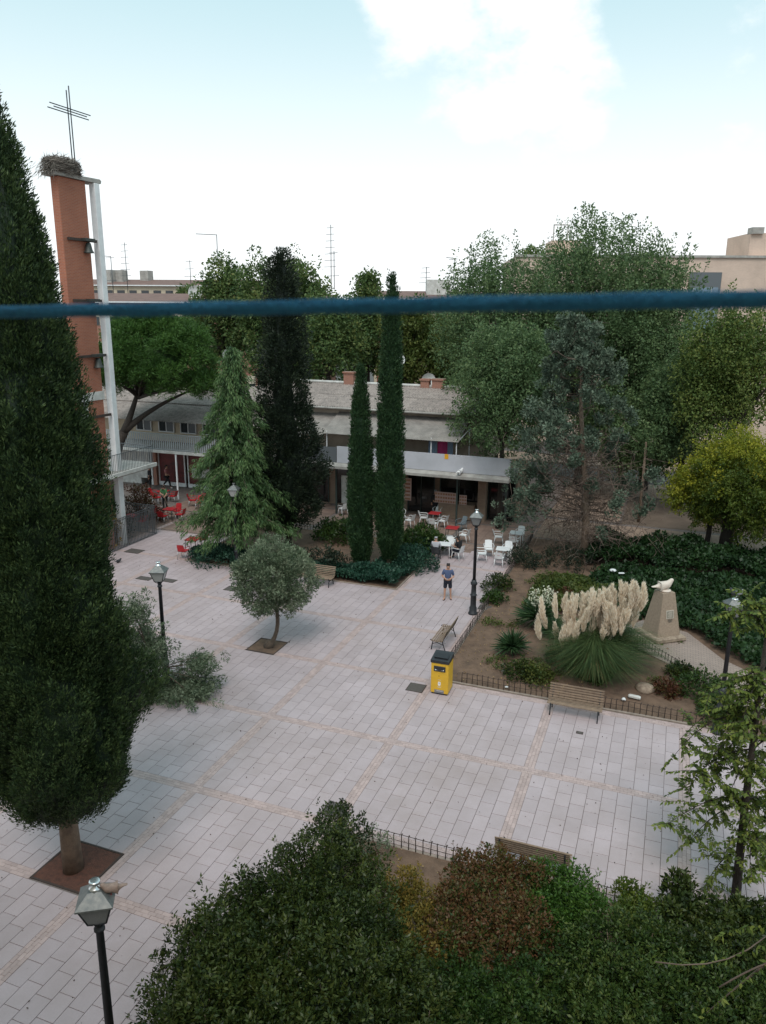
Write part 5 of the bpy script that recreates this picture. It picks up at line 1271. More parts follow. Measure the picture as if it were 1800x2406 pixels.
lobed('photinia_bush', 'rounded bush with red brown leaves in the front bed, below the hidden bench', L_['photinia'], ((1110, 2035, 14.3, .55), (1170, 2020, 14.3, .5), (1235, 2045, 14.1, .55), (1150, 2110, 13.7, .7), (1080, 2100, 13.8, .5), (1230, 2150, 13.4, .65), (1140, 2200, 13.1, .6), (1060, 2170, 13.5, .5)),1.35, .075, 210)
lobed('privet_bush', 'bright green clipped bush right of the red brown bush', L_['privet'], ((1290, 2050, 14.1, .5), (1350, 2070, 14.1, .5), (1330, 2120, 13.9, .65), (1385, 2120, 14.1, .45), (1290, 2130, 13.6, .5)),1.25, .07, 220)
lobed('privet_bush', 'wide mid green bush at the lower right of the front bed', L_['mixed'], ((1420, 2200, 13.2, .7), (1500, 2180, 13.4, .65), (1560, 2220, 13.0, .7), (1350, 2240, 12.8, .75), (1450, 2290, 12.4, .8), (1560, 2310, 12.2, .8), (1330, 2330, 12.2, .7), (1440, 2390, 11.7, .8), (1570, 2400, 11.6, .8), (1660, 2300, 12.2, .8), (1700, 2390, 11.6, .8), (1250, 2420, 11.8, .7), (1780, 2330, 12.0, .8)),1.3, .075, 190)
lobed('golden_bush', 'loose golden leaved bush between the laurel and the red brown bush', L_['gold'], ((950, 2065, 14.9, .4), (1000, 2110, 14.3, .45), (975, 2170, 13.8, .5), (1025, 2210, 13.4, .45), (940, 2120, 14, .4)), 1.25, .07, 170, nleaf=24)
lobed('privet_bush', 'small fresh green bush poking through the front fence', L_['yg2'], ((1480, 2090, 14.3, .3), (1500, 2130, 14.0, .38), (1545, 2140, 13.9, .36)),0.75, .07, 240)
lobed('oleander_bush', 'dark upright sprigs at the right end of the front fence', L_['laurel'], ((1597, 2075, 14.2, .28), (1600, 2130, 13.9, .35), (1650, 2140, 13.8, .38), (1690, 2150, 13.7, .4), (1740, 2150, 13.6, .5), (1790, 2160, 13.6, .5)),1.0, .1, 240, sprig=.9, csize=(.32, .1))
lobed('privet_bush', 'deep green bush under the golden bush at the bottom edge', L_['green'], ((1060, 2290, 12.9, .6), (1150, 2300, 12.7, .6), (1090, 2370, 12.2, .7), (1190, 2380, 12.1, .7), (1240, 2290, 12.8, .5), (1040, 2430, 11.7, .6)),1.3, .07, 190)
lobed('oleander_bush', 'shadowy dark bush at the lower right corner behind the bare twig', L_['laurel'], ((1720, 2230, 12.8, .7), (1790, 2240, 12.8, .7), (1640, 2220, 13.0, .6)),1.2, .08, 200)
sh(G(880, 2010), .4, .3, .8, 36, 18, .06, L_['olive'], 'shrub', 'thin pale sapling poking through the front fence left', csize=(.2, .08), stems=4)
# bare twig with a few leaves at the bottom right
tw_b = np.array([13.9, -13.4, 0]); tg = empty('young_tree', tw_b, 0, 'thin sapling with bare grey twigs at the lower right corner', 'tree')
def rel(px, py, D):
    r0 = ray(px, py); k = D/math.hypot(r0[0], r0[1]); return CAM+r0*k-tw_b
stem = [np.array([0, 0, 0]), np.array([.1, .05, 1.5]), rel(1830, 2240, 6.6)]
pth = [(stem, [.05, .04, .02]), (bez(rel(1830, 2240, 6.6), rel(1740, 2310, 6.5), rel(1660, 2380, 6.3), 6), [.012, .011, .01, .008, .006, .004]), (bez(rel(1830, 2255, 6.6), rel(1770, 2270, 6.5), rel(1690, 2320, 6.4), 6), [.008]*6), (bez(rel(1800, 2200, 6.7), rel(1700, 2290, 6.4), rel(1540, 2260, 6.1), 6), [.006]*6)]
tubes(pth, 6).build('trunk', M['bark_grey'], tg)
ql = []
for (a, m_, c) in (((1800, 2215), (1690, 2290), (1530, 2250)), ((1830, 2240), (1740, 2310), (1640, 2390)), ((1830, 2190), (1770, 2160), (1690, 2200))):
    w = np.array(bez(rel(*a, 6.6), rel(*m_, 6.4), rel(*c, 6.2), 22)); P = np.repeat(w, 2, 0); Dv = rng.normal(size=(len(P), 3))*.6-np.array([0, 0, .5]); ql.append((leaf_quads(P, Dv, .05+.03*rng.random(len(P)), .028), .5+rng.normal(size=len(P))*.2))
crown('crown', ql, L_['near'], tg)

# ---------------------------------------------------------------- street furniture
def lamp(base, label, H=4.7, rz=0.0, glass='lamp_glass', streak=True):
    t = empty('street_lamp', base, rz, label, 'street lamp', 'lantern street lamps on the plaza'); k = H/4.7
    MB().lathe([(.21, 0), (.21, .06), (.17, .09), (.165, .3), (.13, .36), (.125, .85), (.15, .87), (.15, .91), (.115, .94), (.105, 1.35), (.15, 1.4), (.155, 1.46), (.11, 1.52), (.1, 1.6)], n=16).build('base', M['iron'], t)
    zl = H-.74
    MB().lathe([(.072, 1.55), (.06, zl-.18), (.085, zl-.16), (.085, zl-.12), (.06, zl-.1), (.07, zl-.04), (.09, zl-.02), (.05, zl)], n=14).build('pole', M['iron'], t)
    wb, wt, z0, z1, z2 = .135, .235, zl+.06, zl+.4, zl+.6
    fr = MB()
    for sx in (-1, 1):
        for sy in (-1, 1): fr.tube([(sx*wb, sy*wb, z0), (sx*wt, sy*wt, z1)], .014, n=4)
        fr.tube([(sx*wb, -wb, z0), (sx*wb, wb, z0)], .016, n=4); fr.tube([(-wb, sx*wb, z0), (wb, sx*wb, z0)], .016, n=4)
    for a in range(4): fr.tube([(0, 0, zl-.03), (.11*math.cos(a*PI/2+PI/4), .11*math.sin(a*PI/2+PI/4), zl-.0), (.19*math.cos(a*PI/2+PI/4), .19*math.sin(a*PI/2+PI/4), z0)], .011, n=4)
    lan = fr.build('lantern', M['iron'], t)
    for a in range(4):
        c, s_ = math.cos(a*PI/2), math.sin(a*PI/2)
        q = [(-wb+.01, -wb, z0), (wb-.01, -wb, z0), (wt-.01, -wt, z1), (-wt+.01, -wt, z1)]; q2 = [(x, y+.012, z) for x, y, z in q]
        mb = MB(); mb.add([(x*c-y*s_, x*s_+y*c, z) for x, y, z in q+q2], [(0, 1, 2, 3), (7, 6, 5, 4), (0, 4, 5, 1), (1, 5, 6, 2), (2, 6, 7, 3), (3, 7, 4, 0)]); mb.build('pane', M[glass], lan)
    e, tp = wt+.035, .1
    rf = MB(); rf.add([(-e, -e, z1), (e, -e, z1), (e, e, z1), (-e, e, z1), (-e, -e, z1+.03), (e, -e, z1+.03), (e, e, z1+.03), (-e, e, z1+.03), (-tp, -tp, z2), (tp, -tp, z2), (tp, tp, z2), (-tp, tp, z2)],
                      [(3, 2, 1, 0), (0, 1, 5, 4), (1, 2, 6, 5), (2, 3, 7, 6), (3, 0, 4, 7), (4, 5, 9, 8), (5, 6, 10, 9), (6, 7, 11, 10), (7, 4, 8, 11), (8, 9, 10, 11)])
    r = rf.build('roof', M['lamp_roof'], t)
    MB().lathe([(.11, z2-.01), (.09, z2+.03), (.05, z2+.05), (.05, z2+.09), (.085, z2+.11), (.085, z2+.135), (.06, z2+.14)], n=16).build('cap', M['steel' if streak else 'lamp_roof'], r)
    return t
LN = G(222, 2068, 4.7); lampN = lamp((LN[0], LN[1], 0), 'street lamp nearest to the viewer, beside the mulch square, with a pigeon on it', rz=.56)
lamp(tuple(G(392, 1612)), 'street lamp with its foot in the straggling olive, left part of the plaza', 4.67, .35, 'lamp_glass2')
lamp(tuple(G(1111, 1442)), 'street lamp beside the standing man and the side fence', 4.8, .1)
LR = G(1728, 1398, 4.7); lamp((LR[0], LR[1], 0), 'street lamp at the right edge with two pigeons on its lantern', 4.7, .2)
LC = G(549, 1135, 4.5); lamp((LC[0], LC[1], 0), 'street lamp standing half inside the cedar branches', 4.5, .2, 'lamp_glass2', False)

def bench(base, rz, label):
    t = empty('bench', base, rz, label, 'bench', 'slatted benches'); W = 1.78
    # sits facing -y
    for x in (-W/2+.12, W/2-.12):
        mb = MB()
        mb.tube([(x, -.28, .0), (x, -.25, .2), (x, -.22, .38), (x, .1, .40), (x, .2, .42)], .022, n=6); mb.tube([(x, .3, 0), (x, .22, .22), (x, .17, .40), (x, .27, .62), (x, .36, .86)], .022, n=6)
        mb.tube([(x, -.24, .26), (x, -.05, .33), (x, .2, .26)], .016, n=6); mb.tube([(x, -.22, .38), (x, -.29, .44), (x, -.33, .40)], .018, n=6)
        mb.build('leg', M['iron'], t)
    sm = MB().box((0, 0, 0), (W, .052, .028), bev=.006).mesh('slat', M['wood'])
    for k in range(6):
        link('slat', sm, None, t, (0, -.24+.078*k, .415+.012*math.cos(k*1.3)))
    for k in range(6):
        s = k/5; o = link('slat', sm, None, t, (0, .20+.15*s, .475+.39*s)); o.rotation_euler = (math.radians(69), 0, 0)
    return t
b_ = (G(1287, 1678)+G(1412, 1695))/2; bench((9.45, 3.75, 0), 0.0, 'bench in front of the pampas grass, facing the plaza')
bench((3.75, 7.7, 0), -PI/2, 'bench beside the side fence, just behind the yellow bin')
bench((-4.0, 12.05, 0), 0.0, 'bench at the front of the central bed, partly behind the round olive')
bench((9.45, -4.05, 0), PI, 'bench hidden behind the red brown bush, only its back edge showing')

def bin_():
    t = empty('litter_bin', (4.83, 3.78, 0), .02, 'tall yellow litter bin with black lid at the corner of the right bed', 'litter bin')
    MB().box((0, 0, .63), (.62, .66, 1.14), bev=.012).build('body', M['yellow'], t)
    MB().box((0, 0, .03), (.56, .6, .06)).build('base', M['black'], t)
    ld = MB().prism([(-.35, 1.2), (-.35, 1.3), (.35, 1.38), (.35, 1.2)], -.33, .33, axis='x').build('lid', M['black'], t)
    MB().box((0, .0, 1.355), (.5, .42, .012)).build('solar_panel', M['iron'], ld).rotation_euler = (0, 0, 0)
    h = MB().box((0, -.335, .99), (.42, .03, .2), bev=.008).build('hatch', M['black'], t)
    MB().tube([(-.16, -.352, 1.0), (-.15, -.385, .965), (0, -.39, .955), (.15, -.385, .965), (.16, -.352, 1.0)], .014, n=6).build('handle', M['steel'], h)
    MB().box((0, -.333, .13), (.34, .012, .12)).build('foot_plate', M['grey_panel'], t)
    MB().box((.03, -.345, .16), (.24, .03, .035)).build('pedal', M['steel'], t)
    # badge: white shield with a dark device, pale lines of lettering
    em = MB().lathe([(.0, 0), (.001, 0)], n=4)
    MB().prism([(-.045, .5), (.045, .5), (.05, .42), (.045, .37), (0, .345), (-.045, .37), (-.05, .42)], -.333, -.337, axis='y').build('badge', M['white'], t)
    MB().prism([(-.02, .47), (0, .41), (.02, .47), (.012, .47), (0, .435), (-.012, .47)], -.3375, -.339, axis='y').build('badge_device', M['grey_panel'], t)
    for (z, w) in ((.57, .12), (.31, .15), (.285, .1)): MB().box((0, -.332, z), (w, .004, .012)).build('lettering', M['shutter'], t)
    MB().box((-.02, -.332, .72), (.035, .004, .02)).build('sticker', M['iron_rust'], t); MB().box((.04, -.332, .722), (.06, .004, .015)).build('sticker', M['sticker'], t)
    MB().box((.313, 0, .63), (.008, .6, 1.06)).build('side_panel', M['yellow'], t)
bin_()
for i, (px, py, w, l, lab) in enumerate(((316, 1295, .95, .7, 'rusty square cover near the ramp railing'), (545, 1383, .62, .62, 'brown square cover left of the round olive'), (978, 1616, .62, .62, 'dark square cover beside the yellow bin'), (788, 1903, .62, .62, 'dark square cover by the tip of the laurel'),
                                       (340, 1359, .8, .45, 'dark cover on the ground left of the olive side lamp head'), (396, 1364, .8, .45, 'dark cover on the ground right of the olive side lamp head'), (1140, 1428, .6, .6, 'square cover behind the foot of the lamp by the man'), (1362, 1722, .22, .16, 'tiny grey cover in front of the bench by the pampas'))):
    p = G(px, py); t = empty('manhole_cover', (p[0], p[1], 0), 0, lab, 'manhole cover', 'covers in the paving')
    MB().box((0, 0, .003), (w, l, .012)).build('frame', M['iron_rust'], t)
    pl = MB().box((0, 0, .008), (w-.06, l-.06, .014), bev=.003).build('plate', M['cover'], t)

# ---------------------------------------------------------------- monument
def skin_mesh(name, verts, edges, radii, material, sub=2, root=0):
    me = bpy.data.meshes.new(name); me.from_pydata([tuple(map(float, v)) for v in verts], edges, []); o = bpy.data.objects.new(name, me); COL.objects.link(o)
    m = o.modifiers.new('skin', 'SKIN'); m.use_smooth_shade = True
    sv = me.skin_vertices[0].data
    for i, r in enumerate(radii): sv[i].radius = (r, r) if not hasattr(r, '__len__') else r
    for i in range(len(verts)): sv[i].use_root = (i == root)
    o.modifiers.new('sub', 'SUBSURF').levels = sub
    dg = bpy.context.evaluated_depsgraph_get(); m2 = bpy.data.meshes.new_from_object(o.evaluated_get(dg)); bpy.data.objects.remove(o)
    m2.name = name; m2.materials.clear(); m2.materials.append(material)
    m2.polygons.foreach_set('use_smooth', [True]*len(m2.polygons)); return m2
def bird_mesh(material, sc=1.0, tailup=.02):
    # faces +x; about 0.32 m long at sc=1
    v = [(-.03, 0, .09), (.05, 0, .115), (.095, 0, .165), (.12, 0, .2), (.15, 0, .198), (-.1, 0, .085), (-.19, 0, .08+tailup), (-.25, 0, .078+tailup)]
    e = [(0, 1), (1, 2), (2, 3), (3, 4), (0, 5), (5, 6), (6, 7)]
    r = [(.072, .078), (.068, .075), (.043, .046), (.04, .04), (.011, .011), (.052, .055), (.034, .018), (.028, .009)]
    return skin_mesh('bird', [tuple(a*sc for a in p) for p in v], e, [tuple(a*sc for a in q) for q in r], material)
def pigeon(p, rz, m_, label, legs=True, sc=1.0):
    t = empty('pigeon', p, rz, label, 'bird', 'pigeons'); link('body', bird_mesh(M[m_], sc), None, t)
    mb = MB()
    for y in (-.025, .025): mb.tube([(.0, y*sc, .06*sc), (.0, y*sc, 0), (.03*sc, y*sc, 0)], .005*sc, n=4)
    mb.build('legs', M['tail'], t)
mc = np.array([11.95, 11.35]); mr_z = math.atan2(.88, 1.1)
mo = empty('monument', (mc[0], mc[1], .13), mr_z, 'tapering stone pedestal with a plaque beside the brick path', 'monument')
mb = MB(); n = 24
def plinth(u, v):
    return (0, 0, 0)
rb = MB().box((0, 0, .11), (1.42, 1.42, .22), bev=.05); rb.v = [(x+.03*math.sin(7*y+z*9), y+.03*math.sin(6*x+z*5), z) for x, y, z in rb.v]; rb.build('plinth', M['stone_rough'], mo)
def frus(b, tp, z0, z1, ch=.06):
    v = []
    for w, z in ((b, z0), (tp, z1)):
        c = ch*w
        v += [(w-c, -w, z), (w, -w+c, z), (w, w-c, z), (w-c, w, z), (-w+c, w, z), (-w, w-c, z), (-w, -w+c, z), (-w+c, -w, z)]
    f = [tuple(range(7, -1, -1)), tuple(range(8, 16))]+[(i, (i+1) % 8, 8+(i+1) % 8, 8+i) for i in range(8)]
    return MB().add(v, f)
frus(.54, .285, .22, 1.98).build('pedestal', M['stone'], mo)
# plaque on the face turned to the brick path
slope = math.atan2(.54-.285, 1.76)
pq = MB().box((0, 0, 0), (.36, .02, .34)).build('plaque', M['plaque_frame'], mo, (.02, -.5+.0, 1.12)); pq.location = (.02, -(.54-(1.12-.22)*math.tan(slope))-.006, 1.12); pq.rotation_euler = (-slope, 0, 0)
MB().box((0, -.012, 0), (.31, .01, .29)).build('plaque_relief', M['plaque'], pq)
for k in range(7): MB().box((random.uniform(-.03, .03), -.019, -.11+.036*k), (.2+random.uniform(-.05, .05), .004, .012)).build('relief_line', M['plaque_frame'], pq)
for k, w in enumerate((.24, .2, .22, .12)): MB().box((.0, -.008, -.21-.035*k), (w, .004, .014)).build('inscription', M['letters'], pq)
dv = empty('dove_statue', (mc[0], mc[1], 2.11), YAW+.12, 'pale stone dove statue on top of the tapering pedestal', 'statue')
link('bird', bird_mesh(M['marble'], 2.3, .0), None, dv, (-.02, 0, .02)); MB().lathe([(.2, 0), (.24, .03), (.22, .07), (.1, .09)], n=16).build('base', M['marble'], dv)

# litter and stones in the beds
p = G(1440, 1343, .45); o = MB().lathe([(.02, 0), (.13, .02), (.18, .07), (.13, .12), (.02, .14)], n=14).build('balloon', M['trash'], None, (p[0], p[1], p[2])); tag(o, 'round white piece of litter lying on the ivy', 'litter', 'litter')
MB().box((0, -.1, .085), (.1, .17, .05), bev=.02).build('mark', M['black'], o)
p = G(1460, 1349, .45); o = MB().box((0, 0, .05), (.3, .12, .06), bev=.02).build('paper_scrap', M['trash'], None, (p[0], p[1], p[2]), .4); tag(o, 'white scrap lying right of the round litter on the ivy', 'litter', 'litter')
p = G(1490, 1645); o = MB().box((0, 0, .06), (.42, .13, .12), bev=.03).build('kerb_piece', M['offwhite'], None, (p[0], p[1], .07), -.1); tag(o, 'loose white stone bar on the soil right of the front bench', 'stone')
p = G(1465, 1650); o = MB().lathe([(.05, 0), (.08, .04), (.04, .1)], n=9).build('paper_scrap', M['trash'], None, (p[0], p[1], .07)); tag(o, 'crumpled white paper left of the loose white stone bar', 'litter', 'litter')
p = G(1190, 1620); o = MB().box((0, 0, .03), (.12, .08, .05), bev=.02).build('paper_scrap', M['trash'], None, (p[0], p[1], .07), .5); tag(o, 'white crumpled paper by the front fence left of the bench', 'litter', 'litter')
p = G(1515, 1625); rs = MB().lathe([(.3, 0), (.34, .08), (.26, .2), (.1, .26)], n=11); rs.v = [(x*(1+.15*math.sin(5*y)), y, z) for x, y, z in rs.v]; o = rs.build('boulder', M['stone_rough'], None, (p[0], p[1], .03)); tag(o, 'rounded boulder at the right foot of the pampas grass', 'stone')

# ---------------------------------------------------------------- chairs and tables
def chair_proto(m_, legm, badge=False):
    t = empty('chair', (0, 0, 0))
    st = MB().grid(lambda u, v: (-.22+.44*u, -.22+.45*v, .44-.02*math.sin(PI*u)*math.sin(PI*v)+.02*(v < .05)), 6, 6); st.grid(lambda u, v: (-.22+.44*u, -.22+.45*v, .415), 2, 2, smooth=False); st.build('seat', M[m_], t)
    def bk(off):
        return lambda u, v: (-.21+.42*u*(1-.1*v)+.021*v, .22+.13*v+off-.05*(1-(2*u-1)**2)*-.6, .45+.40*v-.02*(2*u-1)**2*v)
    MB().grid(bk(0), 8, 5).grid(bk(.018), 8, 5).build('backrest', M[m_], t)
    if badge: MB().box((0, .335, .72), (.12, .02, .09)).build('badge', M['red'] if m_ != 'red' else M['white'], t)
    for sx in (-1, 1):
        MB().tube([(sx*.2, -.2, .43), (sx*.24, -.25, 0)], [.022, .016], n=6).build('leg', M[legm], t); MB().tube([(sx*.2, .2, .43), (sx*.23, .29, 0)], [.022, .016], n=6).build('leg', M[legm], t)
        MB().tube([(sx*.225, -.21, .42), (sx*.26, -.21, .64), (sx*.27, -.1, .67), (sx*.265, .15, .67), (sx*.215, .28, .68)], .019, n=6).build('armrest', M[m_], t)
    return t
def table_proto(topm, legm, w=.72):
    t = empty('table', (0, 0, 0))
    MB().box((0, 0, .725), (w, w, .03), bev=.012).build('table_top', M[topm], t); MB().box((0, 0, .69), (w-.1, w-.1, .04)).build('apron', M[legm], t)
    for sx in (-1, 1):
        for sy in (-1, 1): MB().tube([(sx*(w/2-.06), sy*(w/2-.06), .7), (sx*(w/2-.03), sy*(w/2-.03), 0)], .02, n=6).build('leg', M[legm], t)
    return t
protos = {'cw': chair_proto('chair_white', 'chair_white'), 'cwb': chair_proto('chair_white', 'chair_white', True), 'cg': chair_proto('chair_grey', 'chair_grey'), 'cb': chair_proto('chair_blue', 'chair_blue'), 'cr': chair_proto('red', 'alu'), 'tr': table_proto('redtop', 'iron'), 'tw': table_proto('chair_white', 'chair_white'), 'trd': table_proto('red', 'iron')}
used = set()
def place(k, px, py, rz, label, z=0.012, group=None, xy=None):
    o = protos[k] if k not in used else copy_tree(protos[k]); used.add(k)
    p = G(px, py) if xy is None else xy; o.location = (p[0], p[1], z); o.rotation_euler = (0, 0, rz)
    tag(o, label, 'table' if k[0] == 't' else 'chair', group or ('bar terrace tables' if k[0] == 't' else 'bar terrace chairs')); return o
# chairs face -y at rz=0
place('tr', 1021, 1232, 0, 'red table furthest back on the bar terrace, with white chairs round it')
place('cwb', 1017, 1246, PI, 'white chair in front of the rearmost red table, its back to the viewer')
place('cw', 1040, 1240, -PI/2-.2, 'white chair right of the rearmost red table'); place('cw', 996, 1232, PI/2+.2, 'white chair left of the rearmost red table')
place('cw', 1028, 1217, 0, 'white chair behind the rearmost red table'); place('cw', 962, 1238, PI/2-.3+PI, 'white armchair standing alone left of the rearmost red table'); place('cw', 942, 1222, .6, 'white chair half hidden right beside the tall slim cypress')
place('cw', 806, 1210, -2.2, 'white chair seen between the dark conifer and the shorter slim cypress')
place('tr', 1062, 1268, .05, 'red table in the middle of the bar terrace, behind the seated couple')
place('cwb', 1059, 1287, PI, 'white chair in front of the middle red table, its back to the viewer'); place('cw', 1090, 1274, -PI/2-.2, 'white armchair right of the middle red table'); place('cb', 1083, 1247, -.5, 'grey blue chair behind the middle red table')
TS = np.array([.62, 18.55]); place('tw', 0, 0, .1, 'small white table between the two seated people', xy=TS)
place('cg', 0, 0, PI+.15, 'charcoal chair with a person in pale clothes, by the juniper', xy=TS+np.array([-.28, -.75])); place('cw', 0, 0, -PI/2-.35, 'white chair of the seated woman in black', xy=TS+np.array([.78, -.2])); place('cw', 0, 0, .1, 'empty white chair on the far side of the seated couple table', xy=TS+np.array([.05, .72]))
T4 = np.array([3.75, 18.9]); place('tw', 0, 0, .1, 'white table beside the side fence, near its bend', xy=T4)
place('cwb', 0, 0, PI+.05, 'white chair in front of the fence side table, its back to the viewer', xy=T4+np.array([-.02, -.78])); place('cw', 0, 0, .05, 'white chair behind the fence side table', xy=T4+np.array([.1, .75]))
place('cw', 0, 0, PI/2+.3, 'white armchair left in front of the fence side table', xy=T4+np.array([-1.05, -.35])); place('cw', 0, 0, .3, 'white armchair left behind the fence side table', xy=T4+np.array([-.9, .55]))
T5 = np.array([3.8, 22.2]); place('tw', 0, 0, .0, 'white table furthest back along the side fence under the dead twigs', xy=T5)
place('cwb', 0, 0, PI, 'white chair in front of the rear fence side table', xy=T5+np.array([.05, -.8])); place('cw', 0, 0, PI/2+.2, 'white chair left of the rear fence side table', xy=T5+np.array([-.95, -.2])); place('cw', 0, 0, .0, 'white chair behind the rear fence side table', xy=T5+np.array([.1, .75]))
RG = 'red terrace furniture'
def red_set(c, labs, rz=.1, tl=''):
    c = np.array(c); place('trd', 0, 0, rz, labs[0], xy=c, group=RG)
    for (dx, dy, r), l in zip(((0, -.72, PI), (.74, .05, -PI/2), (-.74, -.05, PI/2), (0, .72, 0)), labs[1:]): place('cr', 0, 0, r+rz, l, xy=c+np.array([dx, dy]), group=RG)
red_set(G(400, 1222)[:2], ['red table in front of the sweeping person', 'red chair in front of the sweeper table, back to the viewer', 'red chair right of the sweeper table', 'red chair left of the sweeper table', 'red chair behind the sweeper table, by the sweeper feet'])
red_set(G(385, 1178)[:2], ['red table left behind the sweeping person', 'red chair in front of the table behind the sweeper', 'red chair right of the table behind the sweeper', 'red chair left of the table behind the sweeper'])
red_set(np.array([-18.9, 17.0]), ['red table behind the ramp railing', 'red chair in front of the table behind the railing', 'red chair right of the table behind the railing'])
place('cr', 454, 1190, 2.0, 'red chair left under the cedar branches by the shop', group=RG); place('cr', 478, 1185, -1.4, 'red chair right under the cedar branches by the shop', group=RG); place('cr', 470, 1196, .3, 'red chair between the two under the cedar branches', group=RG)
p = G(455, 1296); place('trd', 0, 0, .1, 'lone red table at the left end of the central bed', xy=p[:2], group=RG)
place('cr', 432, 1312, PI+.15, 'red chair in front of the lone red table, back to the viewer', group=RG); place('cr', 478, 1284, -PI/2-.5, 'red chair right behind the lone red table', group=RG)
for k, o in protos.items():
    if k not in used:
        for c in list(o.children): bpy.data.objects.remove(c)
        bpy.data.objects.remove(o)

# ---------------------------------------------------------------- people
def person(base, rz, label, J, top, legs, shoe, hair, sleeve='short', legwear='long', prop=None, hairlong=False, z=0.0, skinm='skin'):
    """J: joints in metres, facing -y"""
    t = empty('person', (base[0], base[1], z), rz, label, 'person', None)
    V = ['pel', 'spi', 'che', 'nec', 'hed', 'crn', 'shl', 'ell', 'wrl', 'pml', 'shr', 'elr', 'wrr', 'pmr', 'hil', 'knl', 'anl', 'tol', 'hir', 'knr', 'anr', 'tor']
    E_ = [('pel', 'spi'), ('spi', 'che'), ('che', 'nec'), ('nec', 'hed'), ('hed', 'crn'), ('che', 'shl'), ('shl', 'ell'), ('ell', 'wrl'), ('wrl', 'pml'), ('che', 'shr'), ('shr', 'elr'), ('elr', 'wrr'), ('wrr', 'pmr'), ('pel', 'hil'), ('hil', 'knl'), ('knl', 'anl'), ('anl', 'tol'), ('pel', 'hir'), ('hir', 'knr'), ('knr', 'anr'), ('anr', 'tor')]
    R = dict(pel=(.14, .11), spi=(.14, .1), che=(.155, .11), nec=.055, hed=(.08, .095), crn=(.068, .082), shl=.065, ell=.043, wrl=.03, pml=.034, shr=.065, elr=.043, wrr=.03, pmr=.034, hil=.085, knl=.058, anl=.04, tol=.034, hir=.085, knr=.058, anr=.04, tor=.034)
    ix = {k: i for i, k in enumerate(V)}
    body = skin_mesh('body', [J[k] for k in V], [(ix[a], ix[b]) for a, b in E_], [R[k] for k in V], M[skinm])
    # nose, ears, fingers are welded into the same mesh
    bmx = bmesh.new(); bmx.from_mesh(body)
    ex = MB(); h = np.array(J['hed']); c = np.array(J['crn']); upv = unit((c-h)[None])[0]; hm = (h+c)/2
    fwd = np.array([0, -1., 0]); fwd = unit((fwd-upv*(fwd@upv))[None])[0]; sd = np.cross(upv, fwd)
    ex.tube([hm+fwd*.085+upv*.02, hm+fwd*.115-upv*.015, hm+fwd*.09-upv*.02], [.008, .014, .006], n=5)
    for s in (-1, 1): ex.tube([hm+sd*s*.078-upv*.02, hm+sd*s*.09+upv*.01], [.012, .016], n=5)
    for a in ('l', 'r'):
        w, p = np.array(J['wr'+a]), np.array(J['pm'+a]); d = unit((p-w)[None])[0]; s1 = unit(np.cross(d, [0, 0, 1.])[None])[0] if abs(d[2]) < .9 else np.array([1., 0, 0]); cu = np.cross(s1, d)
        for k, ln in enumerate((.06, .07, .075, .065)):
            r0 = p+s1*(-.027+.018*k); ex.tube([r0, r0+d*ln*.6, r0+d*ln*.9-cu*.02], [.009, .009, .007], n=5)
        ex.tube([p-d*.04-s1*.03, p-d*.01-s1*.055, p+d*.02-s1*.06], [.011, .01, .008], n=5)
    me2 = ex.mesh('x', M[skinm]); bmx.from_mesh(me2); bmx.to_mesh(body); bmx.free(); body.polygons.foreach_set('use_smooth', [True]*len(body.polygons)); link('body', body, None, t)
    eyes = MB()
    for s in (-1, 1): eyes.lathe([(.004, -.008), (.009, 0), (.004, .008)], tuple(hm+fwd*.088+sd*s*.032+upv*.015), n=6)
    eyes.build('eyes', M['hair'], t)
    def mixp(a, b, f): return tuple(np.array(J[a])*(1-f)+np.array(J[b])*f)
    # top
    f = .75 if sleeve == 'short' else 1.85
    tv = [J['pel'], J['spi'], J['che'], mixp('che', 'nec', .75), J['shl'], J['shr']]; te = [(0, 1), (1, 2), (2, 3), (2, 4), (2, 5)]; tr_ = [(.155, .125), (.16, .122), (.172, .13), .075, .085, .085]
    for a, si in (('l', 4), ('r', 5)):
        e = mixp('sh'+a, 'el'+a, .8 if sleeve == 'short' else 1.0); tv.append(e); te.append((si, len(tv)-1)); tr_.append(.068 if sleeve == 'short' else .055)
        if sleeve != 'short': tv.append(mixp('el'+a, 'wr'+a, .92)); te.append((len(tv)-2, len(tv)-1)); tr_.append(.042)
    link('shirt', skin_mesh('shirt', tv, te, tr_, M[top]), None, t)
    lv = [J['pel'], J['hil'], J['hir']]; le = [(0, 1), (0, 2)]; lr = [(.158, .13), .105, .105]
    for a, si in (('l', 1), ('r', 2)):
        if legwear == 'short': lv.append(mixp('hi'+a, 'kn'+a, .92)); le.append((si, len(lv)-1)); lr.append(.095)
        else:
            lv.append(J['kn'+a]); le.append((si, len(lv)-1)); lr.append(.075); lv.append(mixp('kn'+a, 'an'+a, .92)); le.append((len(lv)-2, len(lv)-1)); lr.append(.06)
    link('trousers' if legwear != 'short' else 'shorts', skin_mesh('trousers', lv, le, lr, M[legs]), None, t)
    for a in ('l', 'r'):
        an, to = np.array(J['an'+a]), np.array(J['to'+a]); hd = an*1.15-to*.15; hd[2] = to[2]
        link('shoe', skin_mesh('shoe', [hd, (hd+to)/2, to, an+np.array([0, 0, .01])], [(0, 1), (1, 2), (0, 3)], [.045, .05, .04, .048], M[shoe], sub=1), None, t)
    hv = [c-upv*.03-fwd*.025, c+upv*.03-fwd*.012, c-fwd*.055-upv*.05]; he = [(0, 1), (0, 2)]; hr = [(.08, .082), (.05, .06), (.07, .055)]
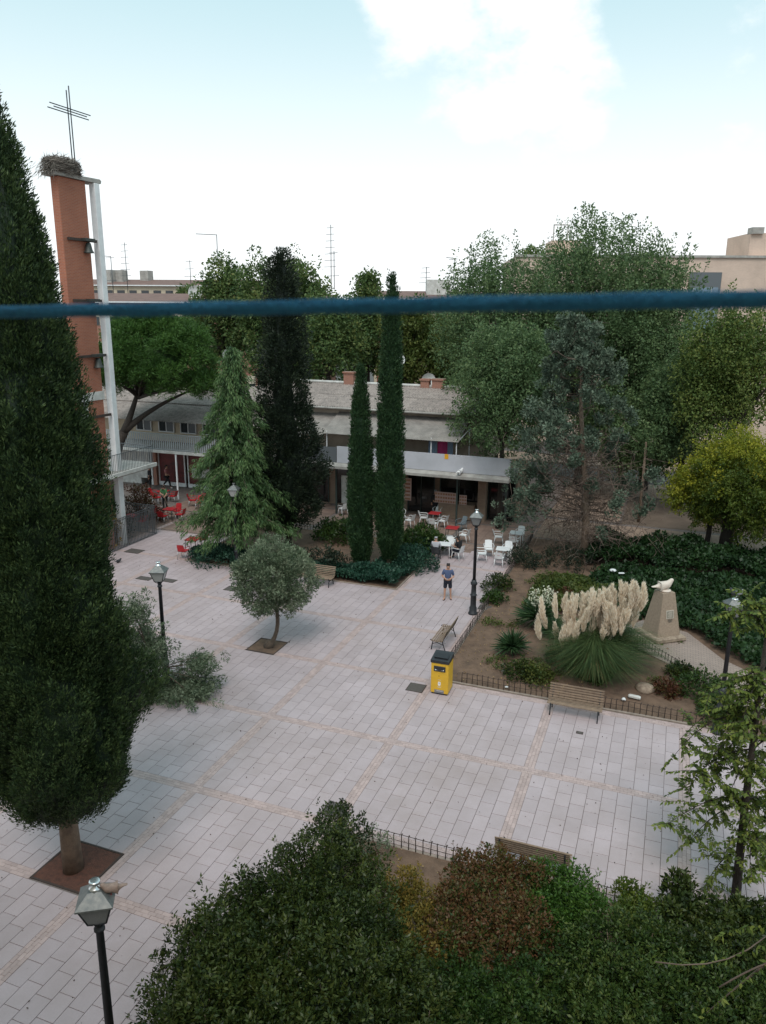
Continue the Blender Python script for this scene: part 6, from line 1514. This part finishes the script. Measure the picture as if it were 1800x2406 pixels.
    if hairlong: hv += [h-fwd*.07-upv*.06, np.array(J['nec'])-fwd*.07-upv*.08]; he += [(2, 3), (3, 4)]; hr += [(.085, .06), (.08, .045)]
    link('hair', skin_mesh('hair', hv, he, hr, M[hair], sub=1), None, t)
    return t
def stand(**k):
    J = dict(pel=(0, 0, .95), spi=(0, -.01, 1.14), che=(0, 0, 1.33), nec=(0, 0, 1.49), hed=(0, -.015, 1.58), crn=(0, -.02, 1.68), shl=(.18, 0, 1.41), ell=(.25, .03, 1.14), wrl=(.24, -.06, .9), pml=(.23, -.09, .82), shr=(-.18, 0, 1.41), elr=(-.25, .03, 1.14), wrr=(-.24, -.06, .9), pmr=(-.23, -.09, .82),
             hil=(.1, 0, .88), knl=(.11, -.02, .5), anl=(.12, .02, .09), tol=(.14, -.16, .04), hir=(-.1, 0, .88), knr=(-.11, -.02, .5), anr=(-.12, .02, .09), tor=(-.14, -.16, .04))
    J.update(k); return J
def sit(**k):
    J = stand(pel=(0, .08, .53), spi=(0, .1, .72), che=(0, .08, .92), nec=(0, .05, 1.07), hed=(0, .02, 1.16), crn=(0, .0, 1.26), shl=(.18, .07, 1.0), shr=(-.18, .07, 1.0), ell=(.25, -.02, .76), elr=(-.25, -.02, .76), wrl=(.14, -.22, .76), pml=(.1, -.29, .77), wrr=(-.14, -.22, .76), pmr=(-.1, -.29, .77),
              hil=(.1, .04, .52), hir=(-.1, .04, .52), knl=(.12, -.36, .5), knr=(-.12, -.36, .5), anl=(.12, -.34, .09), anr=(-.12, -.34, .09), tol=(.13, -.5, .04), tor=(-.13, -.5, .04)); J.update(k); return J
pm = G(1051, 1408)
man = person(pm, .22, 'man in blue T shirt, dark shorts and dark shoes standing beside the lamp post', stand(ell=(.27, .0, 1.13), wrl=(.1, -.22, 1.07), pml=(.04, -.25, 1.08), elr=(-.27, 0, 1.13), wrr=(-.1, -.22, 1.09), pmr=(-.05, -.27, 1.08), anl=(.15, .06, .09), tol=(.19, -.12, .04), anr=(-.13, -.06, .09), tor=(-.17, -.24, .04), knl=(.13, .0, .5), knr=(-.12, -.05, .5), hed=(0, -.03, 1.58), crn=(0, -.045, 1.68)), 'shirt_blue', 'navy', 'black', 'hair', legwear='short')
ph = MB().box((0, 0, 0), (.07, .012, .15), bev=.004).build('phone', M['pigeon_white'], None, (pm[0]+.06, pm[1]-.33, 1.10), .3); ph.rotation_euler = (1.0, 0, .3); tag(ph, 'pale phone held by the man in the blue T shirt', 'phone')
person(TS+np.array([-.28, -.75]), PI+.15, 'person in pale grey top sitting with back turned on the charcoal chair', sit(), 'pale_cloth', 'black_cloth', 'black', 'pale_cloth', sleeve='long', z=.012)
person(TS+np.array([.78, -.2]), -PI/2-.35, 'dark haired woman in black sitting at the small white table', sit(hed=(0, -.02, 1.15), crn=(0, -.06, 1.24)), 'black_cloth', 'navy', 'black', 'hair', hairlong=True, z=.012)
sw = G(389, 1199)
person(sw, .15, 'person in green and white vest sweeping between the red tables', stand(spi=(0, -.02, 1.14), che=(0, -.06, 1.32), nec=(0, -.12, 1.46), hed=(0, -.17, 1.54), crn=(0, -.23, 1.62), shl=(.17, -.07, 1.39), shr=(-.17, -.07, 1.39), ell=(.24, -.16, 1.15), wrl=(.18, -.32, 1.02), pml=(.17, -.38, 1.0), elr=(-.2, -.18, 1.17), wrr=(.02, -.32, 1.15), pmr=(.08, -.36, 1.14)), 'green_cloth', 'black_cloth', 'black', 'hair', z=.012)
br = MB(); sp = np.array([sw[0], sw[1], 0]); br.tube([sp+np.array([.1, -.3, 1.25]), sp+np.array([.95, -.75, .12])], .013, n=6); bo = br.build('broom', M['wood']); tag(bo, 'long handled broom held by the sweeping person', 'broom')
MB().box((sp[0]+.98, sp[1]-.77, .08), (.32, .08, .14), bev=.02).build('broom_head', M['twig'], bo)
wk = G(394, 1147)
person(wk, PI/2+.1, 'walker in pink top and black and white trousers in front of the red shop', stand(anl=(.08, .38, .2), knl=(.1, .12, .5), tol=(.08, .3, .06), anr=(-.08, -.3, .09), knr=(-.1, -.25, .52), tor=(-.08, -.47, .06), ell=(.24, .12, 1.15), wrl=(.24, .02, .95), pml=(.24, -.03, .89), elr=(-.24, -.05, 1.14), wrr=(-.22, -.25, 1.05), pmr=(-.22, -.32, 1.04)), 'pink_cloth', 'black_cloth', 'white_shoe', 'hair', z=.012)
bk = G(354, 1150)
person(bk, -.9, 'person in black with a backpack standing at the corner of the red shop', stand(), 'black_cloth', 'black_cloth', 'black', 'hair', sleeve='long', hairlong=True, z=.012)
bpk = MB().box((bk[0]-.17, bk[1]+.14, 1.2), (.3, .18, .42), rz=-.9, bev=.05).build('backpack', M['navy']); tag(bpk, 'dark backpack worn by the person at the corner of the red shop', 'backpack')
p = G(1022, 1213); person(p, .4, 'dark clothed person standing at the bar door behind the white chairs', stand(), 'black_cloth', 'black_cloth', 'black', 'pale_cloth', sleeve='long', z=.012)
p = G(1133, 1205); person(p, .3, 'person in pink sitting in the shade under the bar canopy', sit(), 'pink_cloth', 'black_cloth', 'black', 'hair', z=.012)
o = copy_tree(protos['cg']); o.location = (p[0], p[1], .012); o.rotation_euler = (0, 0, .3); tag(o, 'dark chair of the person in pink under the bar canopy', 'chair', 'bar terrace chairs')
for i, (px, py) in enumerate(((1030, 1207), (1062, 1208), (1088, 1210))):
    q = G(px, py); o = copy_tree(protos['trd']); o.location = (q[0], q[1], .012); o.rotation_euler = (0, 0, 0); tag(o, ['dark bar table left in the shade below the long menu board', 'dark bar table in the middle below the long menu board', 'dark bar table right by the brick pier of the bar'][i], 'table', 'bar terrace tables')
    for c in o.children: 
        if c.name.startswith('table_top'): 
            c.data = c.data.copy(); c.data.materials[0] = M['wood']
p = G(1722, 1288); person(p, -PI/2, 'walker in dark clothes half hidden behind the lime tree trunk', stand(anl=(.08, .3, .15), knl=(.1, .1, .5), tol=(.08, .2, .06), anr=(-.08, -.28, .09), knr=(-.1, -.2, .52), tor=(-.08, -.45, .06)), 'black_cloth', 'black_cloth', 'black', 'hair', z=.055)

# ---------------------------------------------------------------- birds
pigeon((LN[0]+.2, LN[1]+.1, 4.44), PI+.75, 'pigeon_tan', 'fawn pigeon perched on the roof of the nearest street lamp')
pigeon((LR[0]-.08, LR[1]-.02, 4.68), 2.2, 'pigeon_dark', 'darker pigeon on the left of the right edge lantern'); pigeon((LR[0]+.1, LR[1]+.06, 4.66), .5, 'pigeon_grey', 'paler pigeon on the right of the right edge lantern')
p = G(280, 1322); pigeon((p[0], p[1], .01), 1.1, 'pigeon_dark', 'dark pigeon on the paving beside the huge cypress outline')
p = PV(1082, 1107, VB-.15); pigeon((p[0], VB-.15, 3.47), 1.2, 'pigeon_white', 'white bird perched on the canopy edge above the bar', sc=1.7)

# ---------------------------------------------------------------- parked cars beyond the trees
def car(p, rz, m_, label):
    t = empty('parked_car', p, rz, label, 'car', 'cars parked beyond the trees')
    side = [(-2.0, .3), (-2.05, .7), (-1.95, .95), (-1.35, 1.02), (1.0, .98), (1.9, .8), (2.05, .5), (2.0, .28)]
    MB().prism(side, -.82, .82).build('body', M[m_], t)
    cab = [(-1.75, .95), (-1.4, 1.42), (-.9, 1.5), (.3, 1.48), (1.05, .97)]
    MB().prism(cab, -.7, .7).build('cabin', M['glass'], t); MB().prism([(-1.4, 1.44), (-.9, 1.51), (.3, 1.49), (.3, 1.53), (-.9, 1.55), (-1.45, 1.47)], -.69, .69).build('roof', M[m_], t)
    for x in (-1.25, 1.25):
        for y in (-.78, .78):
            w = MB().lathe([(.18, -.1), (.31, -.1), (.32, -.05), (.32, .05), (.31, .1), (.18, .1)], n=16); w.v = [(a+x, c_+y, b_+.32) for a, b_, c_ in w.v]; wo = w.build('wheel', M['tyre'], t)
            r = MB().lathe([(.17, -.105), (.17, .105)], n=12); r.v = [(a+x, c_+y, b_+.32) for a, b_, c_ in r.v]; r.build('rim', M['alu'], wo)
    for y in (-.66, .66): MB().box((-2.03, y, .82), (.08, .22, .3), bev=.02).build('tail_light', M['tail'], t); MB().box((1.99, y, .68), (.08, .3, .14), bev=.02).build('headlight', M['steel'], t)
    MB().box((-2.06, 0, .45), (.08, 1.5, .18), bev=.02).build('bumper', M['black'], t)
p = G(1568, 1068); car((p[0]+.3, p[1]+1.6, -.03), PI/2+.25, 'car_white', 'silver car with red tail light glimpsed between the trees on the right')
p = G(1440, 1062); car((p[0], p[1]+1.5, -.03), PI/2+.2, 'car_white', 'pale car glimpsed behind the half dead cypress'); p = G(1330, 1062); car((p[0], p[1]+1.5, -.03), PI/2+.2, 'car_dark', 'dark car mostly hidden behind the half dead cypress')

# ---------------------------------------------------------------- clothesline just outside the window
cl = empty('clothesline', (CAM[0], CAM[1]+.3, 12.6), 0, 'thick blue clothesline rope stretched across the whole view', 'clothesline')
vR = CAM[1]+.30
A_, B_, Mid = PV(0, 733, vR), PV(1800, 702, vR), PV(900, 722, vR)
def rope_pt(x):
    t_ = (x-A_[0])/(B_[0]-A_[0]); return (x, vR, A_[2]+(B_[2]-A_[2])*t_+(Mid[2]-(A_[2]+B_[2])/2)*4*t_*(1-t_)*(1 if 0 <= t_ <= 1 else 0))
mb = MB(); xs = np.linspace(A_[0]-1.2, B_[0]+1.2, 300); nn = 12; vv = []; ff = []
for i, x in enumerate(xs):
    c0 = np.array(rope_pt(x))
    for k in range(nn):
        a = 2*PI*k/nn; r = .0030*(1+.07*math.sin(3*a+i*.9)); vv.append(c0+np.array([0, math.cos(a)*r, math.sin(a)*r]))
for i in range(len(xs)-1):
    for k in range(nn): ff.append((i*nn+k, i*nn+(k+1) % nn, (i+1)*nn+(k+1) % nn, (i+1)*nn+k))
mb.add(vv, ff, True); o = mb.build('rope', M['rope'], cl); o.matrix_parent_inverse = Matrix.Translation((-CAM[0], -CAM[1]-.3, -12.6))
fz = []; nf = 5200
xf = rng.uniform(xs[0], xs[-1], nf); af = rng.random(nf)*2*PI; cf_ = np.array([rope_pt(x) for x in xf]); dfz = np.stack([rng.normal(size=nf)*.6, np.cos(af), np.sin(af)], 1)
o = link('fuzz', quad_mesh('fuzz', leaf_quads(cf_+dfz*np.array([0, 1, 1])*.0028, dfz, .0013, .00024), rng.random(nf), M['rope']), None, cl); o['kind'] = 'stuff'; o.matrix_parent_inverse = Matrix.Translation((-CAM[0], -CAM[1]-.3, -12.6))
for x in (xs[0], xs[-1]):
    q = rope_pt(x); o = MB().tube([(q[0], vR+.03, q[2]), (q[0], -20.92, q[2])], .008, n=8).build('bracket', M['steel'], cl); o.matrix_parent_inverse = Matrix.Translation((-CAM[0], -CAM[1]-.3, -12.6))
